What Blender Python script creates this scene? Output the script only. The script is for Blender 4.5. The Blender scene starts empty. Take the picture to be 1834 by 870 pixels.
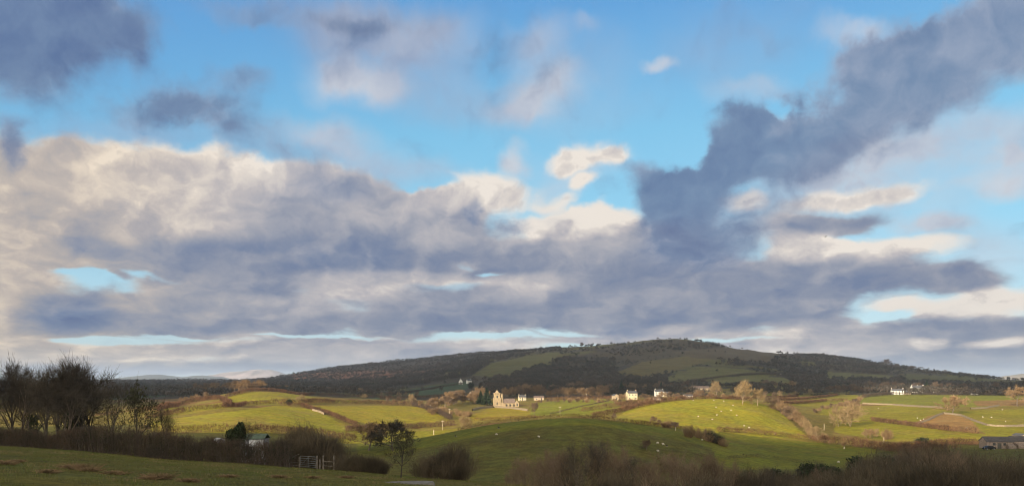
import bpy, math, random
import numpy as np
from math import radians, sin, cos, atan, atan2, sqrt, pi
sc = bpy.context.scene
col = sc.collection

# ------------------------------------------------------------------ camera
F, HZ, CX = 1400.0, 690.0, 917.0          # focal length, eye level and middle column, in photo pixels (1834 wide)
cd = bpy.data.cameras.new('camera')
cam = bpy.data.objects.new('camera', cd); col.objects.link(cam)
cd.sensor_width = 36.0; cd.lens = 36.0 * F / 1834.0
cd.shift_y = (HZ - 435.0) / 1834.0
cd.clip_start = 0.5; cd.clip_end = 60000.0
cam.location = (0, 0, 0); cam.rotation_euler = (radians(90), 0, 0)
sc.camera = cam

# ------------------------------------------------------------------ sun, sky, exposure
SUN_AZ, SUN_EL = radians(38), radians(17)  # light travels towards +X sin(az), +Y cos(az), down
TRAVEL = (sin(SUN_AZ) * cos(SUN_EL), cos(SUN_AZ) * cos(SUN_EL), -sin(SUN_EL))
sl = bpy.data.lights.new('sun', 'SUN'); sl.energy = 5.0; sl.angle = radians(0.5); sl.color = (1.0, 0.83, 0.62)
so = bpy.data.objects.new('sun', sl); col.objects.link(so)
so.rotation_euler = (radians(90) - SUN_EL, 0, -SUN_AZ)
sc.view_settings.view_transform = 'Standard'; sc.view_settings.look = 'None'
sc.view_settings.gamma = 1.0; sc.view_settings.use_curve_mapping = False
EXPO = 0.8
sc.view_settings.exposure = EXPO
sc.cycles.max_bounces = 5; sc.cycles.diffuse_bounces = 2; sc.cycles.transparent_max_bounces = 8
sc.cycles.volume_bounces = 0; sc.cycles.use_denoising = True
sc.cycles.sample_clamp_indirect = 4.0
sc.cycles.filter_width = 1.0

w = bpy.data.worlds.new("World"); sc.world = w; w.use_nodes = True
nt = w.node_tree; nt.nodes.clear()
NL = nt.links.new
def nd(t, **kw):
    n = nt.nodes.new(t)
    for k, v in kw.items(): setattr(n, k, v)
    return n
def put(sock, v):
    if isinstance(v, bpy.types.NodeSocket): NL(v, sock)
    else: sock.default_value = v
def M(op, a, b=0.0, c=0.0, clamp=False):
    n = nd('ShaderNodeMath', operation=op, use_clamp=clamp)
    put(n.inputs[0], a); put(n.inputs[1], b); put(n.inputs[2], c)
    return n.outputs[0]
def VM(op, a, b=(0, 0, 0), c=(0, 0, 0)):
    n = nd('ShaderNodeVectorMath', operation=op)
    put(n.inputs[0], a)
    if op == 'SCALE': put(n.inputs[3], b)
    else:
        put(n.inputs[1], b)
        if len(n.inputs) > 2 and op == 'MULTIPLY_ADD': put(n.inputs[2], c)
    return n.outputs[1] if op in ('LENGTH', 'DOT_PRODUCT') else n.outputs[0]
def NOISE(vec, scale, detail, rough=0.55, dist=0.0, lac=2.0):
    n = nd('ShaderNodeTexNoise'); put(n.inputs['Vector'], vec)
    n.inputs['Scale'].default_value = scale; n.inputs['Detail'].default_value = detail
    n.inputs['Roughness'].default_value = rough; n.inputs['Distortion'].default_value = dist
    n.inputs['Lacunarity'].default_value = lac
    return n
def RANGE(v, a, b, lo=0.0, hi=1.0, smooth=True):
    n = nd('ShaderNodeMapRange'); n.interpolation_type = 'SMOOTHSTEP' if smooth else 'LINEAR'
    put(n.inputs[0], v); n.inputs[1].default_value = a; n.inputs[2].default_value = b
    n.inputs[3].default_value = lo; n.inputs[4].default_value = hi
    return n.outputs[0]
def MIX(fac, a, b):
    n = nd('ShaderNodeMix', data_type='RGBA'); put(n.inputs[0], fac); put(n.inputs[6], a); put(n.inputs[7], b)
    return n.outputs[2]
def lin(r, g, b):
    f = lambda c: (c / 255 / 12.92) if c / 255 <= 0.04045 else ((c / 255 + 0.055) / 1.055) ** 2.4
    return (f(r), f(g), f(b), 1.0)
def skylin(r, g, b):
    k = 2.0 ** -EXPO
    c = lin(r, g, b)
    return (c[0] * k, c[1] * k, c[2] * k, 1.0)

tc = nd('ShaderNodeTexCoord'); sx = nd('ShaderNodeSeparateXYZ'); NL(tc.outputs['Generated'], sx.inputs[0])
az = M('ARCTAN2', sx.outputs[0], sx.outputs[1]); el = M('ARCSINE', sx.outputs[2])
cxy = nd('ShaderNodeCombineXYZ'); NL(az, cxy.inputs[0]); NL(el, cxy.inputs[1]); P0 = cxy.outputs[0]
# noise space: clouds flatten towards the horizon
ly = M('MULTIPLY', M('LOGARITHM', M('ADD', M('MAXIMUM', el, 0.0), 0.10), math.e), 0.42)
cn = nd('ShaderNodeCombineXYZ'); NL(az, cn.inputs[0]); NL(ly, cn.inputs[1]); N0 = cn.outputs[0]
# warping of the cloud outlines
wn = NOISE(N0, 5.5, 5, 0.55); wv = VM('SUBTRACT', wn.outputs['Color'], (0.5, 0.5, 0.5))
squash = M('MULTIPLY', M('ADD', M('MAXIMUM', el, 0.0), 0.10), 2.2, clamp=True)
cs = nd('ShaderNodeCombineXYZ'); cs.inputs[0].default_value = 0.13; NL(M('MULTIPLY', squash, 0.15), cs.inputs[1])
P = VM('ADD', P0, VM('MULTIPLY', wv, cs.outputs[0]))
wn2 = NOISE(N0, 17.0, 4, 0.5); wv2 = VM('SUBTRACT', wn2.outputs['Color'], (0.5, 0.5, 0.5))
N1 = VM('ADD', N0, VM('SCALE', wv2, 0.075))
def PUFF(vec, scale, det):
    n = nd('ShaderNodeTexVoronoi', voronoi_dimensions='2D', feature='SMOOTH_F1'); put(n.inputs['Vector'], vec)
    n.inputs['Scale'].default_value = scale; n.inputs['Detail'].default_value = det; n.inputs['Roughness'].default_value = 0.5
    n.inputs['Smoothness'].default_value = 0.35; n.inputs['Randomness'].default_value = 1.0; n.normalize = True
    return n.outputs['Distance']
def density(vec, det):
    """fine wisps plus rounded billows"""
    a = M('MULTIPLY', NOISE(vec, 12.0, det, 0.62).outputs['Fac'], 0.68)
    return M('ADD', a, M('MULTIPLY_ADD', PUFF(vec, 13.0, 2.0), -0.42, 0.36))
f_a = density(N1, 9)
f_b = density(VM('ADD', N1, (0.014, -0.019, 0.0)), 6)
f_d = NOISE(VM('ADD', N1, (3.3, 1.7, 5.0)), 4.5, 7, 0.55).outputs['Fac']
# relief: brighter where the cloud thins out towards the light, which comes from the upper left
relief = M('SUBTRACT', f_b, f_a)

def ae(px, py):
    u = (px - CX) / F
    return atan(u), atan((HZ - py) / F / sqrt(1 + u * u))
def blobs(vec, rows, base):
    acc = None
    for k, (px, py, rx, ry, c, l, *rot) in enumerate(rows):
        a0, e0 = ae(px, py); a1, _ = ae(px + rx, py); a2, _ = ae(px - rx, py); _, e1 = ae(px, py - ry); _, e2 = ae(px, py + ry)
        sa, se = abs(a1 - a2) / 2 * 1.25, abs(e1 - e2) / 2 * 1.25
        if k % 10 == 9:   # every tenth blob waits for the ones before it, which keeps the shader's memory small
            vec = VM('MULTIPLY_ADD', acc, (1e-8, 1e-8, 0), vec)
        if rot:
            mp = nd('ShaderNodeMapping', vector_type='TEXTURE'); put(mp.inputs['Vector'], vec)
            mp.inputs['Location'].default_value = (a0, e0, 0); mp.inputs['Rotation'].default_value = (0, 0, radians(rot[0]))
            mp.inputs['Scale'].default_value = (sa, se, 1); q = mp.outputs[0]
        else: q = VM('MULTIPLY_ADD', vec, (1 / sa, 1 / se, 0), (-a0 / sa, -e0 / se, 0))
        ln = VM('LENGTH', q)
        wgt = RANGE(ln, 1.0, 0.1)
        n = nd('ShaderNodeVectorMath', operation='MULTIPLY_ADD'); NL(wgt, n.inputs[0])
        n.inputs[1].default_value = (c, max(c, 0) * l, max(c, 0))
        if acc is None: n.inputs[2].default_value = base
        else: NL(acc, n.inputs[2])
        acc = n.outputs[0]
    s = nd('ShaderNodeSeparateXYZ'); NL(acc, s.inputs[0])
    return s.outputs[0], M('DIVIDE', s.outputs[1], M('ADD', s.outputs[2], 0.001))

# x, y, rx, ry (photo pixels, only used to read off a direction), weight, lightness, rotation
CLOUD = [
 (70,285,150,55,.9,.80),(170,262,90,34,.7,.70),(300,312,170,46,1,1.02),(60,330,120,50,.8,.66),(430,335,110,44,.9,.92),(520,360,150,60,.9,.62),(200,345,180,30,.6,.96),(120,385,150,40,.9,.46),(230,410,130,34,.8,.98),(380,412,140,30,.8,.86),(340,380,300,60,.8,.66),
 (20,480,130,140,1.1,.78),(10,600,80,90,.9,.92),(150,460,120,40,.8,.58),(300,465,190,44,.9,.40),(640,400,220,60,1.0,.46),(420,480,200,50,1,.20),(620,460,240,50,.9,.04),(380,520,150,36,.8,.24),(700,365,170,44,.8,.62),(540,420,140,50,.6,.40),
 (860,345,110,44,.9,1.0),(780,380,90,40,.7,.70),(800,440,200,60,1,.30),(950,465,200,44,1,.22),(1060,400,110,26,1.2,1.3),(970,395,80,26,.9,1.1),(1060,440,170,40,1,.60),(1100,490,220,50,1,.20),
 (1290,520,260,60,1.1,.24),(1500,512,300,36,1,.06),(1560,450,170,22,1.0,1.15),(1440,450,70,30,.8,.95),(1500,480,200,24,.7,.40),(1720,494,110,24,.9,.20),(1330,566,240,30,.8,.14),(1230,470,160,90,.6,.24),(1420,560,120,24,.5,.3),
 (650,512,110,34,1,.84),(600,494,110,18,.8,1.05),(540,540,120,30,.8,.60),(830,545,190,34,1.1,.20),(770,500,150,18,.8,.84),(960,508,90,22,.8,1.0),(930,530,90,24,.6,.70),(1000,570,240,26,.9,.16),(620,582,330,20,.9,.14),(720,560,160,20,.6,.28),
 (390,560,260,36,.9,.42),(340,524,110,16,.6,.98),(470,530,80,12,.5,1.0),(250,545,90,20,.7,.6),(110,560,110,38,1.1,-.10),(180,592,200,18,.9,.34),(420,588,180,16,.8,.24),(20,640,120,40,.7,.8),
 (150,636,260,24,1.0,.84),(420,624,230,18,.9,.62),(640,618,150,18,.9,.60),(560,642,260,21,1.0,.66),(760,632,180,21,.9,.44),(330,662,460,14,1.0,.18),(700,655,260,14,.9,.34),(880,616,130,15,.8,.80),(1000,604,90,12,.6,.66),(1180,592,150,22,.9,.66),(1080,606,90,10,.5,.8),
 (1450,608,220,19,.9,.78),(1380,630,300,24,.9,.62),(1480,650,240,14,.8,.36),(1750,640,230,54,1.1,.24),(1620,655,220,30,.9,.18),(1480,584,150,17,.8,.56),(1560,600,120,14,.7,.36),(1650,545,85,19,1,1.2),(1790,532,100,28,1,1.1),(1720,580,150,30,1.0,.26),(1800,590,80,30,.7,.4),
 (228,502,34,9,.7,.35),(1040,545,130,30,.9,.34),(60,604,90,14,.7,.7),(420,600,80,10,.7,.4),(700,598,90,10,.7,.4),(500,606,300,8,.45,.5),(1000,592,330,8,.45,.55),(330,575,200,16,.4,.4),(1250,600,120,10,.5,.5),
 (1655,612,44,13,1.6,1.5),(1780,614,66,12,1.6,1.5),(1240,634,190,9,.9,1.2),(1420,640,130,8,.9,1.15),(640,646,120,6,.7,.9),(230,626,120,7,.8,1.1),
 (1030,275,62,34,.86,1.0),(1030,300,50,24,.6,.8),(1105,286,42,24,.80,.98),(1042,333,38,20,.9,1.1),(990,360,60,18,.6,.95),
 
 (1560,350,140,28,.95,.95),
 (1500,408,110,26,1,.22),(1350,352,50,20,.6,1.0),(1420,405,100,60,.7,.5),
 (750,338,70,22,-.8,0),(835,468,90,16,-.95,0,-8),(900,488,40,8,-.7,0),(165,500,80,12,-.85,0),(300,503,60,10,-.65,0),(560,498,60,6,-.4,0),(560,250,60,20,-.3,0),(1030,590,110,6,-.8,0),(1180,360,60,20,-.5,0),
 (180,610,200,6,-1.0,0),(330,604,110,5,-.8,0),(560,604,170,4,-.8,0),(900,598,110,5,-.7,0),(1610,562,70,9,-.9,0,15),(1330,612,160,4,-.6,0),(1740,400,90,40,-.4,0),
]
VEIL = [
 (636,152,100,54,.85,.92,12),(690,100,150,110,.55,.50),(760,60,110,80,.45,.60),(590,60,140,90,.45,.40),(700,20,160,60,.45,.45),(480,20,200,60,.35,.35),
 (955,58,66,50,.62,.70),(968,148,80,60,.85,.84),(930,190,90,40,.4,.8),(1040,50,30,20,.45,.7),(1060,110,80,70,.3,.6),(830,170,160,60,.42,.55),(1000,200,200,60,.2,.7),(1166,126,40,16,.75,.9),
 (912,290,34,26,.85,.92),(930,260,30,20,.4,.9),(610,262,100,44,.65,.76),(540,250,80,30,.4,.7),(420,270,220,50,.40,.45),(200,240,160,40,.35,.5),(720,310,120,40,.45,.7),(640,320,100,50,.5,.6),
 (1530,40,80,30,.7,.86),(1345,140,90,30,.55,.75),(1330,60,180,80,.22,.5),(1240,110,120,60,.2,.5),
 (1650,270,240,110,.62,.80),(1760,230,150,90,.45,.75),(1520,290,150,70,.55,.80),(1800,330,90,26,.8,.92),(1810,285,90,34,.7,.80),(1660,405,84,20,.8,.76),(1600,380,200,60,.35,.8),(1790,460,110,40,.6,.8),(1700,430,160,40,.3,.8),
 (1440,340,110,60,.5,.7),(1350,352,50,20,.8,.95),(1320,400,140,60,.4,.6),(1400,210,34,26,.5,.8),(1030,300,110,50,.45,.9),(960,340,120,30,.4,.9),
]
DARK = [
 (40,60,210,130,1.3,.18),(160,30,190,70,.9,.34),(220,100,60,60,.5,.3),(330,190,110,60,.85,.42),(440,150,90,60,.6,.44),(235,225,120,36,.55,.42),(400,215,130,40,.55,.44),(470,262,160,34,.45,.5),
 (480,8,320,34,.5,.5),(640,90,120,80,.34,.6),(700,20,140,40,.3,.55),(-10,262,40,60,.7,.4),(590,330,90,50,.4,.5),
 (1790,70,210,120,1.4,.80),(1640,90,130,86,1.1,.70),(1560,175,180,100,1.2,.62,20),(1530,90,60,50,.8,.6),(1730,190,120,50,.7,.66),(1440,240,120,76,.9,.5),(1480,320,130,60,.4,.5),
 (1325,245,84,56,1.1,.42),(1290,310,90,60,1,.42),(1400,290,120,60,1.0,.46),(1230,375,90,84,1.2,.34),(1150,300,60,34,.8,.40),(1190,345,76,50,.9,.36),(1340,390,150,76,.55,.46),(1250,450,160,50,.5,.4),
 (1400,208,26,22,-.7,0),(1235,275,40,36,-.8,0),(1345,290,30,14,-.5,0),(1600,395,90,14,-.3,0),(850,370,24,34,.6,.35,10),(925,390,34,18,.55,.35),
 (110,560,120,40,.6,.2),(590,455,240,40,.5,.22),(1100,600,200,16,.3,.4),(1310,35,160,90,.22,.5),(1370,90,120,40,.22,.5),
]
C1, L1 = blobs(P, CLOUD, (-0.27, 0, 0))
C2, L2 = blobs(VM('ADD', P0, VM('MULTIPLY', VM('SUBTRACT', NOISE(VM('ADD', N0, (7.1, 2.2, 1.0)), 6.5, 6, 0.6).outputs['Color'], (0.5, 0.5, 0.5)), cs.outputs[0])), DARK, (-0.25, 0, 0))
c1 = M('ADD', C1, M('MULTIPLY', M('SUBTRACT', f_a, 0.5), 1.25))
c2 = M('ADD', C2, M('MULTIPLY', M('SUBTRACT', f_d, 0.5), 1.1))
c2 = M('ADD', c2, M('MULTIPLY', M('SUBTRACT', f_a, 0.5), 1.3))
C3, L3 = blobs(P, VEIL, (0, 0, 0))
a1 = RANGE(c1, -0.16, 0.56); a2 = RANGE(c2, -0.14, 0.80)
a3 = M('MULTIPLY', C3, RANGE(f_a, 0.30, 0.72, 0.35, 1.15), clamp=True)
rp3 = nd('ShaderNodeValToRGB'); put(rp3.inputs[0], M('ADD', L3, M('MULTIPLY', relief, 0.5)))
rp3.color_ramp.elements[0].position = 0.3; rp3.color_ramp.elements[0].color = skylin(128, 150, 186); rp3.color_ramp.elements[1].position = 0.95; rp3.color_ramp.elements[1].color = skylin(216, 215, 220)
f_e = NOISE(N1, 26.0, 6, 0.6).outputs['Fac']
lum = M('ADD', M('MULTIPLY_ADD', L1, 0.86, 0.15), M('MULTIPLY', relief, 1.25))
lum = M('ADD', lum, M('MULTIPLY', M('SUBTRACT', f_e, 0.5), 0.22))
lum = M('ADD', lum, M('MULTIPLY', M('SUBTRACT', f_d, 0.5), 0.14))
# thick middles are darker than the thin edges
lum = M('SUBTRACT', lum, RANGE(c1, 0.10, 1.1, -0.09, 0.08))
rp = nd('ShaderNodeValToRGB'); put(rp.inputs[0], lum)
cr = rp.color_ramp
stops = [(0.0, (112, 128, 160)), (0.25, (137, 146, 167)), (0.5, (166, 168, 179)), (0.75, (195, 190, 192)), (0.95, (228, 219, 211)), (1.0, (240, 231, 221))]
cr.elements[0].position = 0.0; cr.elements[0].color = skylin(*stops[0][1])
cr.elements[1].position = 1.0; cr.elements[1].color = skylin(*stops[-1][1])
for p_, c_ in stops[1:-1]:
    e = cr.elements.new(p_); e.color = skylin(*c_)
# the low sun warms the bank on the left
warm = M('MULTIPLY', RANGE(az, -0.25, -0.58), RANGE(lum, 0.2, 0.7))
tint = MIX(M('MULTIPLY', warm, 0.9), (1, 1, 1, 1), (1.0, 0.92, 0.80, 1))
mm = nd('ShaderNodeMix', data_type='RGBA', blend_type='MULTIPLY'); mm.inputs[0].default_value = 1.0
NL(rp.outputs[0], mm.inputs[6]); NL(tint, mm.inputs[7])
ccol1 = mm.outputs[2]
lum2 = M('ADD', L2, M('ADD', M('MULTIPLY', M('SUBTRACT', f_d, 0.5), 0.9), M('MULTIPLY', relief, 1.5)))
lum2 = M('SUBTRACT', lum2, RANGE(c2, 0.0, 1.1, -0.30, 0.06))
rp2 = nd('ShaderNodeValToRGB'); put(rp2.inputs[0], lum2)
cr2 = rp2.color_ramp
cr2.elements[0].color = skylin(88, 106, 148); cr2.elements[1].color = skylin(160, 168, 188)
e = cr2.elements.new(0.45); e.color = skylin(114, 133, 165)

sky = nd('ShaderNodeTexSky', sky_type='NISHITA'); sky.sun_disc = False
sky.sun_elevation = SUN_EL; sky.sun_rotation = pi + SUN_AZ; sky.altitude = 50.0; sky.air_density = 1.0; sky.dust_density = 0.6; sky.ozone_density = 1.6
SKYK = 0.12
bg = nd('ShaderNodeBackground'); bg.inputs['Strength'].default_value = SKYK
hs = nd('ShaderNodeHueSaturation'); hs.inputs['Hue'].default_value = 0.5; hs.inputs['Saturation'].default_value = 1.0; hs.inputs['Value'].default_value = 1.0
NL(sky.outputs[0], hs.inputs['Color'])
inv = 1.0 / SKYK
def up(c):
    n = nd('ShaderNodeVectorMath', operation='SCALE'); put(n.inputs[0], c[:3] if isinstance(c, tuple) else c); n.inputs[3].default_value = inv
    return n.outputs[0]
rb = nd('ShaderNodeValToRGB'); put(rb.inputs[0], RANGE(el, 0.0, 0.5, smooth=False)); b_ = rb.color_ramp
b_.elements[0].color = skylin(206, 226, 230); b_.elements[1].color = skylin(72, 146, 214)
for p_, c_ in ((0.16, (184, 219, 236)), (0.38, (142, 208, 236)), (0.62, (122, 195, 232)), (0.85, (97, 168, 222))):
    e = b_.elements.new(p_); e.color = skylin(*c_)
blue = MIX(0.85, hs.outputs[0], up(rb.outputs[0]))
blue = MIX(M('MULTIPLY', RANGE(az, 0.0, -0.6, 0.0, 0.4), RANGE(el, 0.16, 0.40)), blue, up(skylin(78, 142, 212)))
s0 = MIX(M('MULTIPLY', a3, 0.9), blue, up(rp3.outputs[0]))
s1 = MIX(a1, s0, up(ccol1))
s2 = MIX(M('MULTIPLY', a2, 0.90), s1, up(rp2.outputs[0]))
# murky air low over the horizon
s3 = MIX(RANGE(el, 0.030, 0.002, 0.0, 0.65), s2, up(skylin(134, 150, 182)))
# the rest of the sky, overhead and behind the viewer: broken white cloud added as warm fill light, brightest on the sun's side
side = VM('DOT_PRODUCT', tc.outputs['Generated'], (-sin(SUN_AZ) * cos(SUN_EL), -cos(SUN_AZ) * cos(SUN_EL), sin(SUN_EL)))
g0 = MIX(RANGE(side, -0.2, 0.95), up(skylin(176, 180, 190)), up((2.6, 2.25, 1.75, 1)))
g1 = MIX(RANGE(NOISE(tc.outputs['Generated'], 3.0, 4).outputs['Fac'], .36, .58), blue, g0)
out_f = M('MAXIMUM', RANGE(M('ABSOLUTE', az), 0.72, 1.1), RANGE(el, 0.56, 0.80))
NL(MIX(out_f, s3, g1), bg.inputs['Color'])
wo = nd('ShaderNodeOutputWorld'); NL(bg.outputs[0], wo.inputs[0])
w.cycles.sampling_method = 'MANUAL'; w.cycles.sample_map_resolution = 512

# ------------------------------------------------------------------ the lie of the land
# rows: distance from the camera in metres; columns: bearings (photo pixel); values: the height of the ground, given as the
# photo row it shows at. H(x, y) turns that into metres above or below the eye.
KX = np.array([-900,-300,0,150,300,450,620,750,900,1050,1200,1350,1460,1560,1700,1834,2200,2900], float)
KT = {
 12:[960,962,966,970,975,980,990,1000,1010,1020,1030,1035,1035,1035,1035,1035,1035,1035],
 30:[846,848,850,860,870,879,890,905,915,932,948,950,950,950,950,950,950,950],
 50:[814,815,817,827,838,847,858,868,876,892,914,918,920,920,920,920,920,920],
 70:[800,802,804,813,825,833,845,857,868,884,905,910,912,914,915,915,912,910],
 85:[794,796,799,808,821,832,858,876,894,904,915,918,918,918,920,920,914,908],
 100:[792,795,803,812,826,840,872,893,910,915,920,920,918,916,918,916,905,895],
 140:[785,792,812,818,830,850,885,885,892,895,895,890,885,882,874,866,855,845],
 180:[778,785,803,806,812,822,872,868,862,862,868,868,865,860,852,842,830,820],
 220:[772,778,795,797,797,800,838,832,815,808,825,842,848,842,832,823,812,800],
 260:[766,772,784,785,784,786,816,800,770,758,782,816,830,826,818,810,800,790],
 300:[760,765,770,769,770,771,797,783,757,749,768,800,812,812,805,803,795,780],
 340:[755,758,762,760,757,757,783,790,766,755,763,782,793,797,792,790,785,772],
 380:[748,750,755,752,746,742,770,784,765,753,748,760,778,786,777,778,775,765],
 430:[742,744,748,745,735,730,754,768,757,745,730,734,768,772,763,766,764,755],
 480:[737,739,742,740,730,729,741,752,750,737,718,720,758,760,750,755,753,748],
 540:[732,734,737,736,731,722,729,738,740,729,720,722,745,748,738,744,742,738],
 600:[727,729,731,730,730,708,724,729,733,723,717,720,735,738,729,733,732,730],
 680:[720,722,725,724,724,700,718,724,727,717,714,715,725,726,721,724,723,722],
 780:[714,716,718,717,716,704,714,718,717,712,711,709,716,715,713,713,714,714],
 900:[710,711,712,711,710,703,708,712,708,706,706,704,708,706,707,708,709,709],
 1100:[706,706,707,706,706,701,704,704,700,698,696,692,699,698,700,700,702,703],
 1400:[700,700,701,700,700,698,698,693,682,681,676,672,685,682,688,690,695,697],
 1800:[694,694,695,694,694,692,690,680,655,650,640,645,662,662,673,684,689,692],
 2300:[688,688,690,689,689,687,680,664,638,621,609,627,637,650,668,683,686,689],
 3000:[684,683,685,684,684,682,657,643,631,628,622,640,650,658,672,684,686,688],
 4000:[682,681,682,681,680,680,668,658,650,648,645,655,662,668,678,684,686,688],
 6000:[682,682,682,682,682,682,680,678,676,674,674,676,678,680,684,686,687,688],
 12000:[686]*18, 26000:[689]*18,
}
KY = np.array(sorted(KT), float); TAB = np.array([KT[int(k)] for k in KY], float)

def _herm(k, v, q):
    """cubic interpolation of the rows of v (knots k) at q"""
    i = np.clip(np.searchsorted(k, q) - 1, 0, len(k) - 2)
    s = np.diff(v, axis=0) / np.diff(k)[:, None]
    m = np.zeros_like(v); m[1:-1] = (s[1:] + s[:-1]) / 2; m[0] = s[0]; m[-1] = s[-1]
    flip = s[1:] * s[:-1] <= 0; m[1:-1][flip] *= 0.35
    h = (k[i + 1] - k[i])[:, None]; t = ((q - k[i]) / h[:, 0])[:, None]
    t = np.clip(t, 0, 1)
    return (2*t**3 - 3*t**2 + 1) * v[i] + (t**3 - 2*t**2 + t) * h * m[i] + (-2*t**3 + 3*t**2) * v[i+1] + (t**3 - t**2) * h * m[i+1]

def _hash(i, j, s):
    n = (i.astype(np.int64) * 374761393 + j.astype(np.int64) * 668265263 + s * 974711) & 0x7fffffff
    n = ((n ^ (n >> 13)) * 1274126177) & 0x7fffffff
    return ((n ^ (n >> 16)) & 0xffff) / 65535.0
def vnoise(x, y, s=0):
    i, j = np.floor(x), np.floor(y); fx, fy = x - i, y - j
    fx = fx*fx*(3-2*fx); fy = fy*fy*(3-2*fy)
    a, b, c, d = _hash(i, j, s), _hash(i+1, j, s), _hash(i, j+1, s), _hash(i+1, j+1, s)
    return (a*(1-fx) + b*fx)*(1-fy) + (c*(1-fx) + d*fx)*fy
def fbm(x, y, s=0, o=4):
    t = 0; a = 0.5
    for k in range(o):
        t = t + a * vnoise(x * 2**k, y * 2**k, s + k); a *= 0.5
    return t - 0.47

def H(x, y, detail=True):
    x = np.atleast_1d(np.asarray(x, float)); y = np.atleast_1d(np.asarray(y, float))
    x, y = np.broadcast_arrays(x, y)
    yy = np.clip(y, 12, 26000)
    px = np.clip(CX + F * x / np.maximum(y, 28.0), KX[0], KX[-1])
    V = _herm(np.log(KY), TAB, np.log(yy))                     # (n, columns)
    i = np.clip(np.searchsorted(KX, px) - 1, 0, len(KX) - 2)
    n = np.arange(len(px)); g = lambda a: V[n, np.clip(a, 0, len(KX) - 1)]
    k = lambda a: KX[np.clip(a, 0, len(KX) - 1)]
    h = k(i+1) - k(i); t = (px - k(i)) / h
    s0 = (g(i+1) - g(i)) / h
    sl_ = np.where(i > 0, (g(i) - g(i-1)) / np.maximum(k(i) - k(i-1), 1), s0); sr = np.where(i < len(KX) - 2, (g(i+2) - g(i+1)) / np.maximum(k(i+2) - k(i+1), 1), s0)
    m0, m1 = (s0 + sl_) / 2, (s0 + sr) / 2
    v = (2*t**3 - 3*t**2 + 1)*g(i) + (t**3 - 2*t**2 + t)*h*m0 + (-2*t**3 + 3*t**2)*g(i+1) + (t**3 - t**2)*h*m1
    z = -(v - HZ) * yy / F
    near = -1.65 + np.clip(y, -400, 12) * ((z + 1.65) / 12)     # the same slope goes on behind the camera
    z = np.where(y < 12, near, z)
    if detail:
        far = np.clip((y - 900) / 900, 0, 1) * np.clip((9000 - y) / 3000, 0, 1)
        z = z + far * (fbm(x/170, y/170, 3) * 16 + fbm(x/45, y/45, 9) * 6)
        mid = np.clip((y - 20) / 200, 0, 1) * (1 - far)
        z = z + mid * fbm(x/60, y/60, 5) * 1.3 + np.clip(y/60, 0.2, 1) * (1 - far) * fbm(x/7, y/7, 7, 3) * 0.16
    return z

# look-up: where does the line of sight through a photo pixel meet the ground?
_gp = np.arange(-600, 2500, 4.0); _gy = np.exp(np.linspace(np.log(22), np.log(4200), 620))
_GX, _GY = np.meshgrid(_gp, _gy); _gz = H(((_GX - CX) / F * _GY).ravel(), _GY.ravel()).reshape(_GX.shape)
_gs = HZ - F * _gz / _GY                                        # row at which each ground point shows
_vis = _gs <= np.minimum.accumulate(_gs, axis=0) + 0.35
def ground(px, py, y0=22, y1=4200):
    c = int(round((px - _gp[0]) / 4)); c = min(max(c, 0), len(_gp) - 1)
    s = _gs[:, c]; ok = (_gy >= y0) & (_gy <= y1); idx = np.where(ok & (s <= py))[0]
    if len(idx): k = idx[0]; y = _gy[k]
    else: k = np.where(ok)[0][np.argmin(s[ok])]; y = _gy[k]
    if len(idx) and k > 0 and ok[k-1] and s[k-1] > py:
        f = (s[k-1] - py) / (s[k-1] - s[k]); y = _gy[k-1] + f * (_gy[k] - _gy[k-1])
    x = (px - CX) / F * y
    return x, y, float(H(x, y)[0])
def on(x, y): return x, y, float(H(x, y)[0])

def inpoly(px, py, poly):
    n = len(poly); r = np.zeros(px.shape, bool)
    for i in range(n):
        (x1, y1), (x2, y2) = poly[i], poly[(i+1) % n]
        c = ((y1 > py) != (y2 > py)) & (px < (x2 - x1) * (py - y1) / ((y2 - y1) or 1e-9) + x1)
        r ^= c
    return r

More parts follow.
